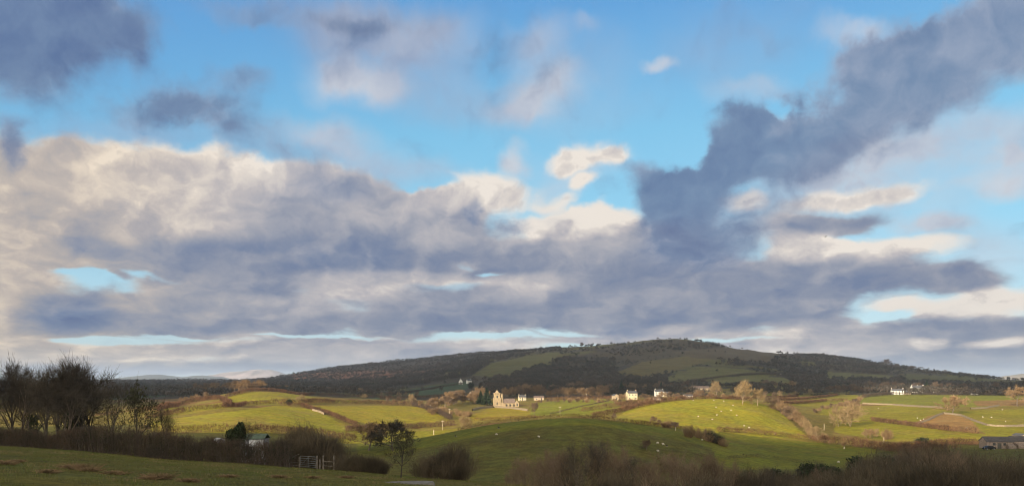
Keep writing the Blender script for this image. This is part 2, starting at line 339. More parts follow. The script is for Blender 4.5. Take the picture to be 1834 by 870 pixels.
# ------------------------------------------------------------------ object helpers
MATS = {}
def mat(name, rgb, rough=0.9, var=0.25, scale=1.5, rnd=0.0, spec=0.2, metal=0.0, alpha=None, rgb2=None, bump=0.0, bscale=8.0):
    """a procedural material: a base colour broken up by two sizes of noise, and by a random value per object"""
    if name in MATS: return MATS[name]
    m = bpy.data.materials.new(name); m.use_nodes = True; t = m.node_tree; b = t.nodes['Principled BSDF']
    b.inputs['Roughness'].default_value = rough; b.inputs['Specular IOR Level'].default_value = spec; b.inputs['Metallic'].default_value = metal
    g = t.nodes.new('ShaderNodeNewGeometry')
    def noise(s, d=4):
        n = t.nodes.new('ShaderNodeTexNoise'); n.inputs['Scale'].default_value = s; n.inputs['Detail'].default_value = d
        t.links.new(g.outputs['Position'], n.inputs['Vector']); return n.outputs['Fac']
    mx = t.nodes.new('ShaderNodeMix'); mx.data_type = 'RGBA'
    r2 = rgb2 or tuple(c * (1 - var) for c in rgb); r1 = rgb if rgb2 else tuple(c * (1 + var) for c in rgb)
    mx.inputs[6].default_value = (*r1, 1); mx.inputs[7].default_value = (*r2, 1)
    rg = t.nodes.new('ShaderNodeMapRange'); rg.inputs[1].default_value = 0.36; rg.inputs[2].default_value = 0.64
    t.links.new(noise(scale), rg.inputs[0]); t.links.new(rg.outputs[0], mx.inputs[0]); out = mx.outputs[2]
    if rnd:
        oi = t.nodes.new('ShaderNodeObjectInfo'); mr = t.nodes.new('ShaderNodeMapRange'); mr.inputs[3].default_value = 1 - rnd; mr.inputs[4].default_value = 1 + rnd
        t.links.new(oi.outputs['Random'], mr.inputs[0])
        sc_ = t.nodes.new('ShaderNodeVectorMath'); sc_.operation = 'SCALE'; t.links.new(out, sc_.inputs[0]); t.links.new(mr.outputs[0], sc_.inputs[3]); out = sc_.outputs[0]
    t.links.new(out, b.inputs['Base Color'])
    if bump:
        bp = t.nodes.new('ShaderNodeBump'); bp.inputs['Strength'].default_value = bump; bp.inputs['Distance'].default_value = 0.1
        t.links.new(noise(bscale), bp.inputs['Height']); t.links.new(bp.outputs[0], b.inputs['Normal'])
    MATS[name] = m; return m

def tag(o, label=None, cat=None, group=None, kind=None):
    if label: o['label'] = label
    if cat: o['category'] = cat
    if group: o['group'] = group
    if kind: o['kind'] = kind
    return o
def mesh_obj(name, V, Fc, m, parent=None, smooth=False, loc=None):
    me = bpy.data.meshes.new(name); V = np.asarray(V, float)
    if isinstance(Fc, np.ndarray):
        k = Fc.shape[1]; nf = len(Fc)
        me.vertices.add(len(V)); me.vertices.foreach_set('co', V.ravel())
        me.loops.add(nf * k); me.loops.foreach_set('vertex_index', Fc.ravel().astype(np.int32))
        me.polygons.add(nf); me.polygons.foreach_set('loop_start', np.arange(0, nf*k, k, dtype=np.int32))
        me.update(calc_edges=True)
    else: me.from_pydata([tuple(v) for v in V], [], Fc); me.update()
    if smooth: me.polygons.foreach_set('use_smooth', np.ones(len(me.polygons), bool))
    me.materials.append(m)
    o = bpy.data.objects.new(name, me); col.objects.link(o)
    if parent is not None: o.parent = parent
    if loc is not None: o.location = loc
    return o
def empty(name, loc, rz=0.0):
    o = bpy.data.objects.new(name, None); col.objects.link(o); o.location = loc; o.rotation_euler = (0, 0, rz); o.empty_display_size = 1; return o
def kids(o): return [c for c in col.objects if c.parent == o]
class MB:
    """collects boxes, bars and tubes into one mesh"""
    def __init__(s): s.V = []; s.F = []
    def add(s, V, Fc):
        k = len(s.V); s.V += [tuple(v) for v in V]; s.F += [tuple(i + k for i in f) for f in Fc]; return s
    def box(s, x0, x1, y0, y1, z0, z1):
        return s.add([(x0,y0,z0),(x1,y0,z0),(x1,y1,z0),(x0,y1,z0),(x0,y0,z1),(x1,y0,z1),(x1,y1,z1),(x0,y1,z1)],
                     [(0,3,2,1),(4,5,6,7),(0,1,5,4),(1,2,6,5),(2,3,7,6),(3,0,4,7)])
    def bar(s, a, b, r0, r1=None, n=6):
        a, b = np.array(a, float), np.array(b, float); r1 = r0 if r1 is None else r1
        d = b - a; d /= np.linalg.norm(d) + 1e-9; u = np.cross(d, (0, 0, 1) if abs(d[2]) < .9 else (1, 0, 0)); u /= np.linalg.norm(u); v = np.cross(d, u)
        ring = lambda c, r: [c + r * (cos(2*pi*i/n) * u + sin(2*pi*i/n) * v) for i in range(n)]
        return s.add(ring(a, r0) + ring(b, r1), [(i, (i+1) % n, n + (i+1) % n, n + i) for i in range(n)] + [tuple(range(n))[::-1], tuple(range(n, 2*n))])
    def prism(s, pts, y0, y1):
        """an outline in x, z drawn out from y0 to y1"""
        n = len(pts)
        return s.add([(x, y0, z) for x, z in pts] + [(x, y1, z) for x, z in pts],
                     [tuple(range(n)), tuple(range(n, 2*n))[::-1]] + [(i, n + i, n + (i+1) % n, (i+1) % n) for i in range(n)])
    def build(s, name, m, parent=None, loc=None): return mesh_obj(name, s.V, s.F, m, parent, loc=loc)

# ------------------------------------------------------------------ ground mesh
U = np.concatenate([-np.linspace(2.6, 0.72, 90)[:-1], np.linspace(-0.72, 0.72, 620), np.linspace(0.72, 2.6, 90)[1:]])
R = np.concatenate([np.linspace(-260, 14, 40)[:-1], np.exp(np.linspace(np.log(14), np.log(4400), 560)), np.exp(np.linspace(np.log(4500), np.log(12800), 40))])
UU, RR = np.meshgrid(U, R); XX = UU * np.sqrt(RR**2 + 70.0**2)
XX = np.where(RR < 14, UU * 80 * (1 + (14 - RR) / 300), XX)
x_, y_ = XX.ravel(), RR.ravel(); z_ = H(x_, y_)
nr, nc = XX.shape
idx = np.arange(nr * nc).reshape(nr, nc)
quads = np.stack([idx[:-1, :-1], idx[:-1, 1:], idx[1:, 1:], idx[1:, :-1]], -1).reshape(-1, 4)

# albedo of the ground: pasture, rough grass, bracken, ploughed earth, by field, plus a painted sunlit strip
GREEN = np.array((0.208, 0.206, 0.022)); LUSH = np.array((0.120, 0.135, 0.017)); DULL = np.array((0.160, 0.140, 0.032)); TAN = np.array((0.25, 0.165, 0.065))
EARTH = np.array((0.15, 0.085, 0.04)); MOOR = np.array((0.060, 0.050, 0.028)); HILLG = np.array((0.105, 0.104, 0.030)); TEAL = np.array((0.048, 0.078, 0.034)); WOODF = np.array((0.05, 0.042, 0.032))
FORE = np.array((0.085, 0.088, 0.020))
FIELDS = [ # outline (photo pixels), nearest and farthest distance, colour
 ([(270,754),(400,738),(500,725),(565,733),(630,768),(600,776),(330,774),(270,772)], 250, 520, GREEN*1.08),
 ([(262,738),(350,721),(392,718),(408,728),(300,748),(265,750)], 330, 560, GREEN*1.05),
 ([(405,712),(440,702),(530,696),(645,705),(700,716),(560,722),(470,724),(410,724)], 480, 760, GREEN),
 ([(560,726),(740,726),(803,745),(775,757),(690,766),(640,754)], 380, 640, GREEN*np.array((1.08,1.0,1))),
 ([(640,708),(700,712),(800,724),(780,730),(640,722)], 560, 800, DULL),
 ([(620,764),(740,766),(860,752),(900,748),(740,790),(600,800)], 310, 420, GREEN*.95),
 ([(840,745),(880,729),(955,734),(950,747),(850,753)], 420, 690, GREEN*np.array((1.05,.92,.9))),
 ([(760,715),(870,715),(880,728),(830,738),(760,736)], 560, 780, DULL),
 ([(950,724),(1000,716),(1092,714),(1118,733),(1070,744),(950,744)], 420, 800, LUSH*1.35),
 ([(1100,748),(1140,727),(1240,711),(1335,716),(1385,726),(1435,762),(1463,788),(1290,776),(1130,756)], 330, 540, GREEN*1.06),
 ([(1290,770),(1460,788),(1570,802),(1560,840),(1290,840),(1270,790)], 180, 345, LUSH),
 ([(1250,700),(1400,686),(1520,690),(1520,708),(1400,716),(1330,716)], 540, 1150, DULL*.9),
 ([(1370,700),(1530,700),(1540,712),(1470,730),(1370,722)], 500, 900, GREEN*.85),
 ([(1540,705),(1900,700),(1900,728),(1640,728),(1540,722)], 480, 920, LUSH*1.35),
 ([(1470,722),(1640,726),(1700,735),(1660,756),(1550,752),(1470,760)], 380, 680, GREEN*.92),
 ([(1460,762),(1560,752),(1660,758),(1770,778),(1760,790),(1600,790),(1500,775)], 300, 520, GREEN*.95),
 ([(1690,736),(1900,730),(1900,790),(1775,782),(1740,760)], 300, 640, GREEN*.9),
 ([(1638,758),(1660,745),(1690,738),(1735,748),(1755,768),(1750,776),(1700,770)], 300, 640, TAN),
 ([(1740,718),(1900,712),(1900,727),(1750,727)], 480, 800, TAN*.85),
 ([(1380,722),(1470,722),(1500,735),(1490,790),(1450,785)], 330, 560, DULL*.8),
 ([(845,672),(880,650),(940,638),(1000,630),(1010,640),(950,660),(900,676)], 1000, 3000, HILLG*.85),
 ([(1190,676),(1250,656),(1330,660),(1400,671),(1290,684),(1200,690)], 800, 2200, HILLG*1.05),
 ([(1275,684),(1330,672),(1405,676),(1420,684),(1400,690),(1280,692)], 800, 1500, HILLG*1.2),
 ([(1100,668),(1150,648),(1240,636),(1290,640),(1230,658),(1150,680)], 1000, 2400, HILLG*np.array((1.0,.86,.9))),
 ([(1200,630),(1300,622),(1400,632),(1380,650),(1240,640)], 1400, 2600, MOOR*1.3),
 ([(1480,665),(1600,672),(1600,680),(1480,678)], 900, 2200, HILLG),
 ([(1620,668),(1834,682),(1834,690),(1620,684)], 900, 2400, HILLG*.75),
 ([(660,714),(760,692),(840,682),(850,692),(800,708),(700,716)], 800, 1800, TEAL*1.1),
 ([(1000,640),(1100,640),(1060,665),(960,672)], 1000, 2600, MOOR*.9),
 ([(200,700),(330,694),(350,706),(200,716)], 700, 2400, TEAL*.8),
 ([(520,668),(640,664),(780,662),(700,676),(520,680)], 1800, 3400, np.array((.15,.08,.05))),  # sunlit strip of the left ridge put into the ground colour
]
def albedo(x, y, z):
    yy = np.maximum(y, 5.0); px = CX + F * x / yy; py = HZ - F * z / yy
    wob = fbm(x/14, y/14, 40, 3) * 3.5
    c = np.tile(FORE, (len(x), 1))
    def blend(mask, colr): c[mask] = colr
    blend(y > 330, DULL * 1.05); blend((y > 330) & (fbm(x/70, y/70, 11) > 0.06), TAN * .62)
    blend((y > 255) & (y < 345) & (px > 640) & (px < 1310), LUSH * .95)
    blend(y > 820, MOOR); blend((y > 820) & (fbm(x/150, y/150, 21) > 0.05), HILLG * .8); blend((y > 820) & (fbm(x/90, y/90, 25) < -0.06), WOODF)
    blend((y > 1900) & (px < 860), WOODF * .9)
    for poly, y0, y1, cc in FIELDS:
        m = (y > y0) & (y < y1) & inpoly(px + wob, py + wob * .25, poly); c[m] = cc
    # tracks, sheep-worn and wet places, drier banks
    n1 = fbm(x/24, y/24, 50)[:, None]; n2 = fbm(x/5, y/5, 55, 3)[:, None]
    dry = np.clip(n1 * 1.6 + n2 * .8, 0, .45); c = c * (1 - dry) + (c.mean(1, keepdims=True) * np.array((1.5, 1.1, .45))) * dry
    trk = np.clip(1 - np.abs(np.sin((x*.8 + y*.35 + 14*fbm(x/60, y/60, 70, 3)) / 9.0)) * 9, 0, 1)[:, None]; c = c * (1 - .16*trk*((y > 200) & (y < 800))[:, None])
    wet = np.clip(fbm(x/16, y/9, 80, 4) * 2.2 - .25, 0, .4)[:, None]; c = c * (1 - wet) + c * np.array((.72, .78, .9)) * wet
    return c
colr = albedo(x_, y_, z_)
gr = bpy.data.materials.new('turf'); gr.use_nodes = True; t = gr.node_tree; b = t.nodes['Principled BSDF']
b.inputs['Roughness'].default_value = 0.95; b.inputs['Specular IOR Level'].default_value = 0.1
vc = t.nodes.new('ShaderNodeVertexColor'); vc.layer_name = 'land'; ge = t.nodes.new('ShaderNodeNewGeometry')
def gnoise(s, d, rough=0.6):
    n = t.nodes.new('ShaderNodeTexNoise'); n.inputs['Scale'].default_value = s; n.inputs['Detail'].default_value = d; n.inputs['Roughness'].default_value = rough
    t.links.new(ge.outputs['Position'], n.inputs['Vector']); return n.outputs['Fac']
def gmap(v, lo, hi, a=0.34, b_=0.66):
    r = t.nodes.new('ShaderNodeMapRange'); t.links.new(v, r.inputs[0]); r.inputs[1].default_value = a; r.inputs[2].default_value = b_
    r.inputs[3].default_value = lo; r.inputs[4].default_value = hi; return r.outputs[0]
def gmul(a, b_):
    n = t.nodes.new('ShaderNodeMath'); n.operation = 'MULTIPLY'; t.links.new(a, n.inputs[0]); t.links.new(b_, n.inputs[1]); return n.outputs[0]
k = gmul(gmul(gmap(gnoise(0.035, 5), .86, 1.14), gmap(gnoise(0.35, 5), .74, 1.26)), gmap(gnoise(2.2, 5), .70, 1.30))
s_ = t.nodes.new('ShaderNodeVectorMath'); s_.operation = 'SCALE'; t.links.new(vc.outputs['Color'], s_.inputs[0]); t.links.new(k, s_.inputs[3])
hx = t.nodes.new('ShaderNodeMix'); hx.data_type = 'RGBA'; hx.blend_type = 'MULTIPLY'; t.links.new(gmap(gnoise(0.12, 5), 0, .8), hx.inputs[0])
t.links.new(s_.outputs[0], hx.inputs[6]); hx.inputs[7].default_value = (1.22, 0.96, 0.75, 1)
t.links.new(hx.outputs[2], b.inputs['Base Color'])
bp = t.nodes.new('ShaderNodeBump'); bp.inputs['Strength'].default_value = 0.55; bp.inputs['Distance'].default_value = 0.35
t.links.new(gnoise(2.2, 6, .65), bp.inputs['Height']); t.links.new(bp.outputs[0], b.inputs['Normal'])
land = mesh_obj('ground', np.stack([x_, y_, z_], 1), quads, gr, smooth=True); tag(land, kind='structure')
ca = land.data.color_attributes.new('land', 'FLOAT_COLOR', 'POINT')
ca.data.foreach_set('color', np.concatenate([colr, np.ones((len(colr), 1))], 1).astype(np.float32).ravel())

# ------------------------------------------------------------------ far fells: real ridges 11 to 15 km away
def fell(name, pts, Y, depth, m, seed, kind='structure'):
    px = np.linspace(pts[0][0], pts[-1][0], 160); top = np.interp(px, [p[0] for p in pts], [p[1] for p in pts])
    rows = np.linspace(-1, 1, 26); V = []
    for r in rows:
        y = Y + r * depth; prof = np.sqrt(max(0, 1 - r * r)) if r > 0 else 1 - (-r) ** 1.5
        x = (px - CX) / F * Y; zt = -(top - HZ) * Y / F
        zb = -120.0
        V.append(np.stack([x, np.full_like(x, y), zb + (zt - zb) * prof + fbm(x/420, np.full_like(x, y/420), seed, 5) * 75 * min(1, 1.3 - abs(r))], 1))
    V = np.concatenate(V); n = len(px); i = np.arange(26 * n).reshape(26, n)
    q = np.stack([i[:-1, :-1], i[:-1, 1:], i[1:, 1:], i[1:, :-1]], -1).reshape(-1, 4)
    return tag(mesh_obj(name, V, q, m, smooth=True), kind=kind)
fell('mountains', [(150,684),(230,676),(262,671),(290,670),(330,676),(350,674),(385,676),(420,684)], 8300, 1100, mat('blue_fell', (.055,.055,.05), scale=.002, var=.4), 61)
fell('mountains', [(300,684),(345,676),(375,672),(392,668),(408,665),(432,663.5),(452,662.5),(466,662),(474,664),(482,662.5),(494,666),(506,672),(530,682),(600,688)], 9600, 1000, mat('snowy_fell', (.32,.26,.25), scale=.0045, rgb2=(.12,.10,.10)), 62)
fell('hills', [(1700,690),(1790,684),(1806,676),(1822,673),(1850,671),(1900,676),(2050,690)], 6000, 700, mat('pale_fell', (.20,.17,.13), scale=.003, var=.3), 63)

# ------------------------------------------------------------------ unseen cloud slabs added overhead and behind the camera, outlined to shade near ground and ridge
cmat = mat('shade_cloud_white', (.8,.8,.8), scale=.01, var=.03)
def sunward(p, alt):
    k = (alt - p[2]) / math.tan(SUN_EL); return np.array((p[0] - sin(SUN_AZ) * k, p[1] - cos(SUN_AZ) * k))
def cloud(name, front, back, alt, thick, seed, label):
    """front, back: matching lists of ground points; the cloud spans their places along the sun's rays"""
    a = np.array([sunward(p, alt) for p in front]); b_ = np.array([sunward(p, alt) for p in back]); n = len(a)
    tt = np.linspace(0, n - 1, n * 14); f = lambda q: np.stack([np.interp(tt, range(n), q[:, 0]), np.interp(tt, range(n), q[:, 1])], 1)
    A, B = f(a), f(b_); J = 30; top = []; bot = []
    for j in range(J + 1):
        s = j / J; P = A * (1 - s) + B * s
        d = np.minimum(np.minimum(np.linalg.norm(P - A, axis=1), np.linalg.norm(P - B, axis=1)) * .14, thick)
        wob = np.stack([fbm(P[:, 0]/90, P[:, 1]/90, seed), fbm(P[:, 0]/90, P[:, 1]/90, seed + 5)], 1) * 26
        P = P + wob
        lump = fbm(P[:, 0]/160, P[:, 1]/160, seed + 9)
        top.append(np.c_[P, alt + d * (1 + .5 * lump) + .4]); bot.append(np.c_[P, alt - d * .12 * (1 + lump)])
    V = np.concatenate(top + bot); m = len(tt); i = np.arange((J + 1) * m).reshape(J + 1, m); k = (J + 1) * m
    q = np.stack([i[:-1, :-1], i[:-1, 1:], i[1:, 1:], i[1:, :-1]], -1).reshape(-1, 4)
    rim = lambda r: np.stack([r[:-1], r[1:], r[1:] + k, r[:-1] + k], -1)
    q = np.concatenate([q, q[:, ::-1] + k, rim(i[0]), rim(i[-1]), rim(i[:, 0]), rim(i[:, -1])])
    o = mesh_obj(name, V, q, cmat, smooth=True)
    return tag(o, label, 'cloud', kind='stuff')
NEAR = [(-900,280),(-300,280),(0,276),(200,272),(400,274),(560,280),(660,298),(760,312),(880,318),(1000,322),(1080,318),(1160,325),(1235,322),(1300,322),(1380,326),(1460,334),(1540,326),(1640,318),(1740,318),(1834,316),(2200,310),(2700,310)]  # far edge of the shade that the added low cloud is shaped to cast
FAR = [(-900,640),(-300,640),(100,640),(300,690),(450,790),(620,800),(760,800),(830,830),(900,835),(1000,815),(1100,820),(1200,825),(1232,1000),(1280,1000),(1310,840),(1380,800),(1480,840),(1540,960),(1600,1120),(1690,1120),(1740,900),(1834,880),(2200,860),(2700,860)]  # near edge of the shade that the added high cloud is shaped to cast
def gp(px, Y): x = (px - CX) / F * Y; return on(x, Y)
cloud('cloud', [gp(p, y) for p, y in NEAR], [on((p - CX) / F * 330, -380) for p, y in NEAR], 430, 40, 71, 'low unseen cloud slab added behind the viewer to shade the near field')
cloud('cloud', [gp(p, y) for p, y in FAR], [gp(p, 4600) for p, y in FAR], 1250, 120, 77, 'wide unseen cloud slab added high overhead to shade the wooded ridge')

# ------------------------------------------------------------------ haze
hm = bpy.data.materials.new('haze_air'); hm.use_nodes = True; t = hm.node_tree; t.nodes.remove(t.nodes['Principled BSDF'])
pv = t.nodes.new('ShaderNodeVolumePrincipled'); pv.inputs['Color'].default_value = (.70, .84, 1.0, 1); pv.inputs['Density'].default_value = 6.5e-5
pv.inputs['Anisotropy'].default_value = 0.0
t.links.new(pv.outputs[0], t.nodes['Material Output'].inputs['Volume'])
mb = MB(); zmin = float(z_.min()) - 60
mb.box(-70000, 70000, -400, 13000, min(-460, zmin), 225)
tag(mb.build('haze', hm), kind='stuff')

# ------------------------------------------------------------------ winter trees and bushes
BARK = mat('bark', (.135,.105,.078), scale=3, var=.35, rnd=.15)
BARKL = mat('pale_bark', (.22,.17,.11), scale=3, var=.25, rnd=.12)
TWIG = mat('twigs', (.150,.105,.070), scale=.6, var=.25, rnd=.25)
TWIGR = mat('russet_twigs', (.225,.150,.082), scale=.4, var=.22, rnd=.22)
TWIGG = mat('golden_twigs', (.25,.18,.095), scale=.5, var=.2, rnd=.15)
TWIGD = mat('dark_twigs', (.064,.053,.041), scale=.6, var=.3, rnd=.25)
IVY = mat('ivy_leaves', (.030,.042,.018), scale=1.2, var=.4, rnd=.15)
LEAF = mat('last_leaves', (.050,.050,.024), scale=1.5, var=.4)
CONI = mat('conifer_green', (.028,.045,.024), scale=.8, var=.35, rnd=.2)
HEDGE = mat('hedge_twigs', (.105,.056,.033), scale=.25, var=.45)
HEDGED = mat('dark_hedge_twigs', (.070,.050,.038), scale=.7, var=.4)

def ribbons(A, B, wa, wb, rng):
    """thin two-sided blades from A to B"""
    A, B = np.asarray(A, float), np.asarray(B, float); n = len(A)
    d = B - A; r = rng.normal(size=(n, 3)); u = np.cross(d, r); u /= np.linalg.norm(u, axis=1, keepdims=True) + 1e-9
    wa = np.broadcast_to(wa, n)[:, None]; wb = np.broadcast_to(wb, n)[:, None]
    V = np.stack([A - u*wa, A + u*wa, B + u*wb, B - u*wb], 1).reshape(-1, 3)
    return V, np.arange(4*n).reshape(n, 4)
def tubes(A, B, ra, rb, k=5):
    A, B = np.asarray(A, float), np.asarray(B, float); n = len(A)
    d = B - A; d /= np.linalg.norm(d, axis=1, keepdims=True) + 1e-9
    h = np.where(np.abs(d[:, 2:3]) < .9, np.array([[0, 0, 1.]]), np.array([[1., 0, 0]])); u = np.cross(d, h); u /= np.linalg.norm(u, axis=1, keepdims=True); v = np.cross(d, u)
    an = np.arange(k) * 2*pi/k; c, s = np.cos(an)[None, :, None], np.sin(an)[None, :, None]; off = c*u[:, None] + s*v[:, None]
    ra = np.broadcast_to(ra, n)[:, None, None]; rb = np.broadcast_to(rb, n)[:, None, None]
    V = np.concatenate([A[:, None] + off*ra, B[:, None] + off*rb], 1).reshape(-1, 3)
    b_ = (np.arange(n) * 2*k)[:, None, None]; i = np.arange(k)
    q = np.stack([i, (i+1) % k, k + (i+1) % k, k + i], -1)[None] + b_
    return V, q.reshape(-1, 4)
def join(parts):
    V = []; Fq = []; k = 0
    for v, f in parts:
        if len(v): V.append(v); Fq.append(f + k); k += len(v)
    return np.concatenate(V), np.concatenate(Fq)
def leaves(C, size, rng, flat=0.0):
    n = len(C); a = rng.normal(size=(n, 3)); b_ = rng.normal(size=(n, 3)); a /= np.linalg.norm(a, axis=1, keepdims=True)
    b_ = np.cross(a, b_); b_ /= np.linalg.norm(b_, axis=1, keepdims=True); s = (size * rng.uniform(.6, 1.3, n))[:, None]
    V = np.stack([C - a*s, C - b_*s*.55, C + a*s, C + b_*s*.55], 1).reshape(-1, 3)
    return V, np.arange(4*n).reshape(n, 4)

def skeleton(seed, h=10.0, clear=.22, spread=.55, up=.35, limbs=8, subs=(5, 5, 4), tw=.02, multi=1, lean=(0, 0), droop=0.0):
    """branches as arrays: start, end, radii, level"""
    rng = np.random.default_rng(seed); S = []
    def grow(p, d, L, r, lev, nseg):
        pts = [p]; q = p.copy(); dd = d.copy(); step = L / nseg
        for i in range(nseg):
            dd = dd + rng.normal(size=3) * (.10 + .07*lev) + np.array([0, 0, up * .22 - droop * lev * .1]); dd /= np.linalg.norm(dd)
            q2 = q + dd * step; ra = r * (1 - .75*i/nseg); rb = r * (1 - .75*(i+1)/nseg)
            S.append((*q, *q2, ra, rb, lev)); q = q2; pts.append(q)
        if lev >= len(subs) + 1: return
        n = limbs if lev == 0 else subs[lev-1]
        n = max(2, int(round(n * rng.uniform(.8, 1.2))))
        lo = clear if lev == 0 else .22
        for c in range(n):
            f = lo + (1 - lo) * ((c + rng.uniform(.1, .9)) / n); f = min(f, .99)
            k = min(int(f * nseg), nseg - 1); base = pts[k] + (pts[k+1] - pts[k]) * (f * nseg - k)
            ax = (pts[k+1] - pts[k]); ax /= np.linalg.norm(ax)
            an = rng.uniform(0, 2*pi) if lev else c * 2.4 + rng.uniform(-.5, .5)
            u = np.cross(ax, (.3, .2, 1) if abs(ax[2]) < .9 else (1, .1, 0)); u /= np.linalg.norm(u); v = np.cross(ax, u)
            side = cos(an)*u + sin(an)*v; ang = (spread * (1.25 - .55*f) + rng.uniform(-.12, .12)) if lev == 0 else rng.uniform(.45, .95)
            nd_ = ax * cos(ang) + side * sin(ang)
            Lc = L * ((.78 - .42*f) if lev == 0 else rng.uniform(.42, .66))
            grow(base, nd_, Lc, r * (1 - .75*f) * .62, lev + 1, 3 if lev < 2 else 2)
    for m_ in range(multi):
        an = rng.uniform(0, 2*pi); t_ = rng.uniform(.1, .5) if multi > 1 else 0
        d = np.array([sin(t_)*cos(an) + lean[0], sin(t_)*sin(an) + lean[1], cos(t_)]); d /= np.linalg.norm(d)
        base = np.array([cos(an), sin(an), 0]) * (rng.uniform(.1, .6) if multi > 1 else 0) * h * .06
        grow(base, d, h * (.80 if multi == 1 else rng.uniform(.6, .95)), h * (.026 if multi == 1 else .009), 0, 5)
    return np.array(S), rng
def tree_meshes(seed, tw=.022, k=5, extra=0, fill=0, leafn=0, leafs=.12, **kw):
    """(trunk and limbs), (crown of twigs), (leaves) as vertex and face arrays, scaled so that the tree is 10 m tall"""
    h = kw.pop('h', 10.0); S, rng = skeleton(seed, h=h, **kw); top = S[:, 5].max(); S[:, :8] *= h / top
    lv = S[:, 8]; L = lv.max(); big = lv <= max(0, L - 3 if L > 3 else 1)
    T = tubes(S[big, :3], S[big, 3:6], np.maximum(S[big, 6], .02), np.maximum(S[big, 7], .015), k)
    # widen the foot of the trunk
    sm = S[~big]; wa = np.maximum(sm[:, 6], tw); wb = np.maximum(sm[:, 7], tw * .6)
    parts = [ribbons(sm[:, :3], sm[:, 3:6], wa, wb, rng)]
    if extra:
        e = sm[rng.integers(0, len(sm), extra)]; f = rng.uniform(0, 1, (extra, 1)); p = e[:, :3]*(1-f) + e[:, 3:6]*f
        d = (e[:, 3:6] - e[:, :3]); d /= np.linalg.norm(d, axis=1, keepdims=True); d = d + rng.normal(size=(extra, 3))*.55 + (0, 0, .25)
        parts.append(ribbons(p, p + d * rng.uniform(.25, .7, (extra, 1)) * h / 10, tw*.8, tw*.4, rng))
    Lf = None
    if leafn:
        tips = S[lv >= L - 1]; e = tips[rng.integers(0, len(tips), leafn)]; Lf = leaves(e[:, 3:6] + rng.normal(size=(leafn, 3)) * .12, leafs, rng)
    return T, join(parts), Lf

def make_plant(name, seed, tm, cm, lm=None, whole=False, **kw):
    """a plant as an Empty with trunk, crown (and leaves) as parts, 10 m tall at scale 1; or, for whole, one mesh"""
    T, C, Lf = tree_meshes(seed, **kw)
    if whole:
        V, Fq = join([T, C]); o = mesh_obj(name, V, Fq, cm); return o
    r = empty(name, (0, 0, 0))
    mesh_obj('trunk', *T, tm, r); mesh_obj('crown', *C, cm, r)
    if Lf is not None: mesh_obj('leaves', *Lf, lm or LEAF, r)
    return r
def make_bush(seed, cm, n=900, stems=24, h=2.0, w=1.6, tw=.012, leafn=0, lm=None, name='bush', round_=.7):
    """many stems from one foot, forking into a rounded head"""
    rng = np.random.default_rng(seed); an = rng.uniform(0, 2*pi, stems); t_ = rng.uniform(.05, .85, stems) ** .8
    base = np.c_[np.cos(an)*.12*w*t_*2, np.sin(an)*.12*w*t_*2, np.zeros(stems)]
    tip = np.c_[np.cos(an)*w*.55*t_, np.sin(an)*w*.55*t_, h*(1 - .45*t_**2)*rng.uniform(.55, 1.0, stems)]
    mid = base*.45 + tip*.55 + rng.normal(size=(stems, 3))*.08*h
    P = [tubes(base, mid, tw*2.2, tw*1.5, 4), tubes(mid, tip, tw*1.5, tw*.7, 4)]
    def hull(m):
        v = rng.normal(size=(m, 3)); v /= np.linalg.norm(v, axis=1, keepdims=True); v *= rng.uniform(0, 1, (m, 1)) ** (1/2.2) * (.80 + .30*np.sin(v[:, :1]*5 + seed)*np.cos(v[:, 1:2]*6 + v[:, 2:]*4 + seed))
        return np.c_[v[:, 0]*w*.5, v[:, 1]*w*.5, h*(.52 + v[:, 2]*.46)]
    k = rng.integers(0, stems, n); f = rng.uniform(.15, 1.12, (n, 1)); q = base[k]*(1-f)**2 + 2*mid[k]*f*(1-f) + tip[k]*f*f
    q = q + rng.normal(size=(n, 3)) * (.035 + .075*f) * h * (.8, .8, .7); q[:, 2] = np.abs(q[:, 2])
    d = tip[k] - base[k]; d /= np.linalg.norm(d, axis=1, keepdims=True); d = d*round_ + rng.normal(size=(n, 3))*.38 + (0, 0, .30)
    P.append(ribbons(q - d*.10*h, q + d*.10*h, tw, tw*.4, rng))
    V, Fq = join(P)
    if not leafn: return mesh_obj(name, V, Fq, cm)
    r = empty(name, (0, 0, 0)); mesh_obj('twigs', V, Fq, cm, r); mesh_obj('leaves', *leaves(hull(leafn), .055*h, rng), lm or IVY, r); return r
def make_conifer(seed, name='conifer_tree'):
    rng = np.random.default_rng(seed); r = empty(name, (0, 0, 0)); T = tubes([(0, 0, 0)], [(0, 0, 9.6)], .18, .03, 6); mesh_obj('trunk', *T, BARK, r)
    n = 1500; z = rng.uniform(.9, 10, n); R_ = (10 - z)*.24*rng.uniform(.35, 1, n)*(1 + .25*np.sin(z*5)); a = rng.uniform(0, 2*pi, n)
    A = np.c_[np.cos(a)*R_*.4, np.sin(a)*R_*.4, z]; B = np.c_[np.cos(a)*R_, np.sin(a)*R_, z - R_*.3]
    mesh_obj('crown', *ribbons(A, B, .10, .16, rng), CONI, r); return r
def drop(o):
    """take a pattern plant out of the scene once its copies are placed"""
    for c in kids(o): bpy.data.objects.remove(c)
    bpy.data.objects.remove(o)

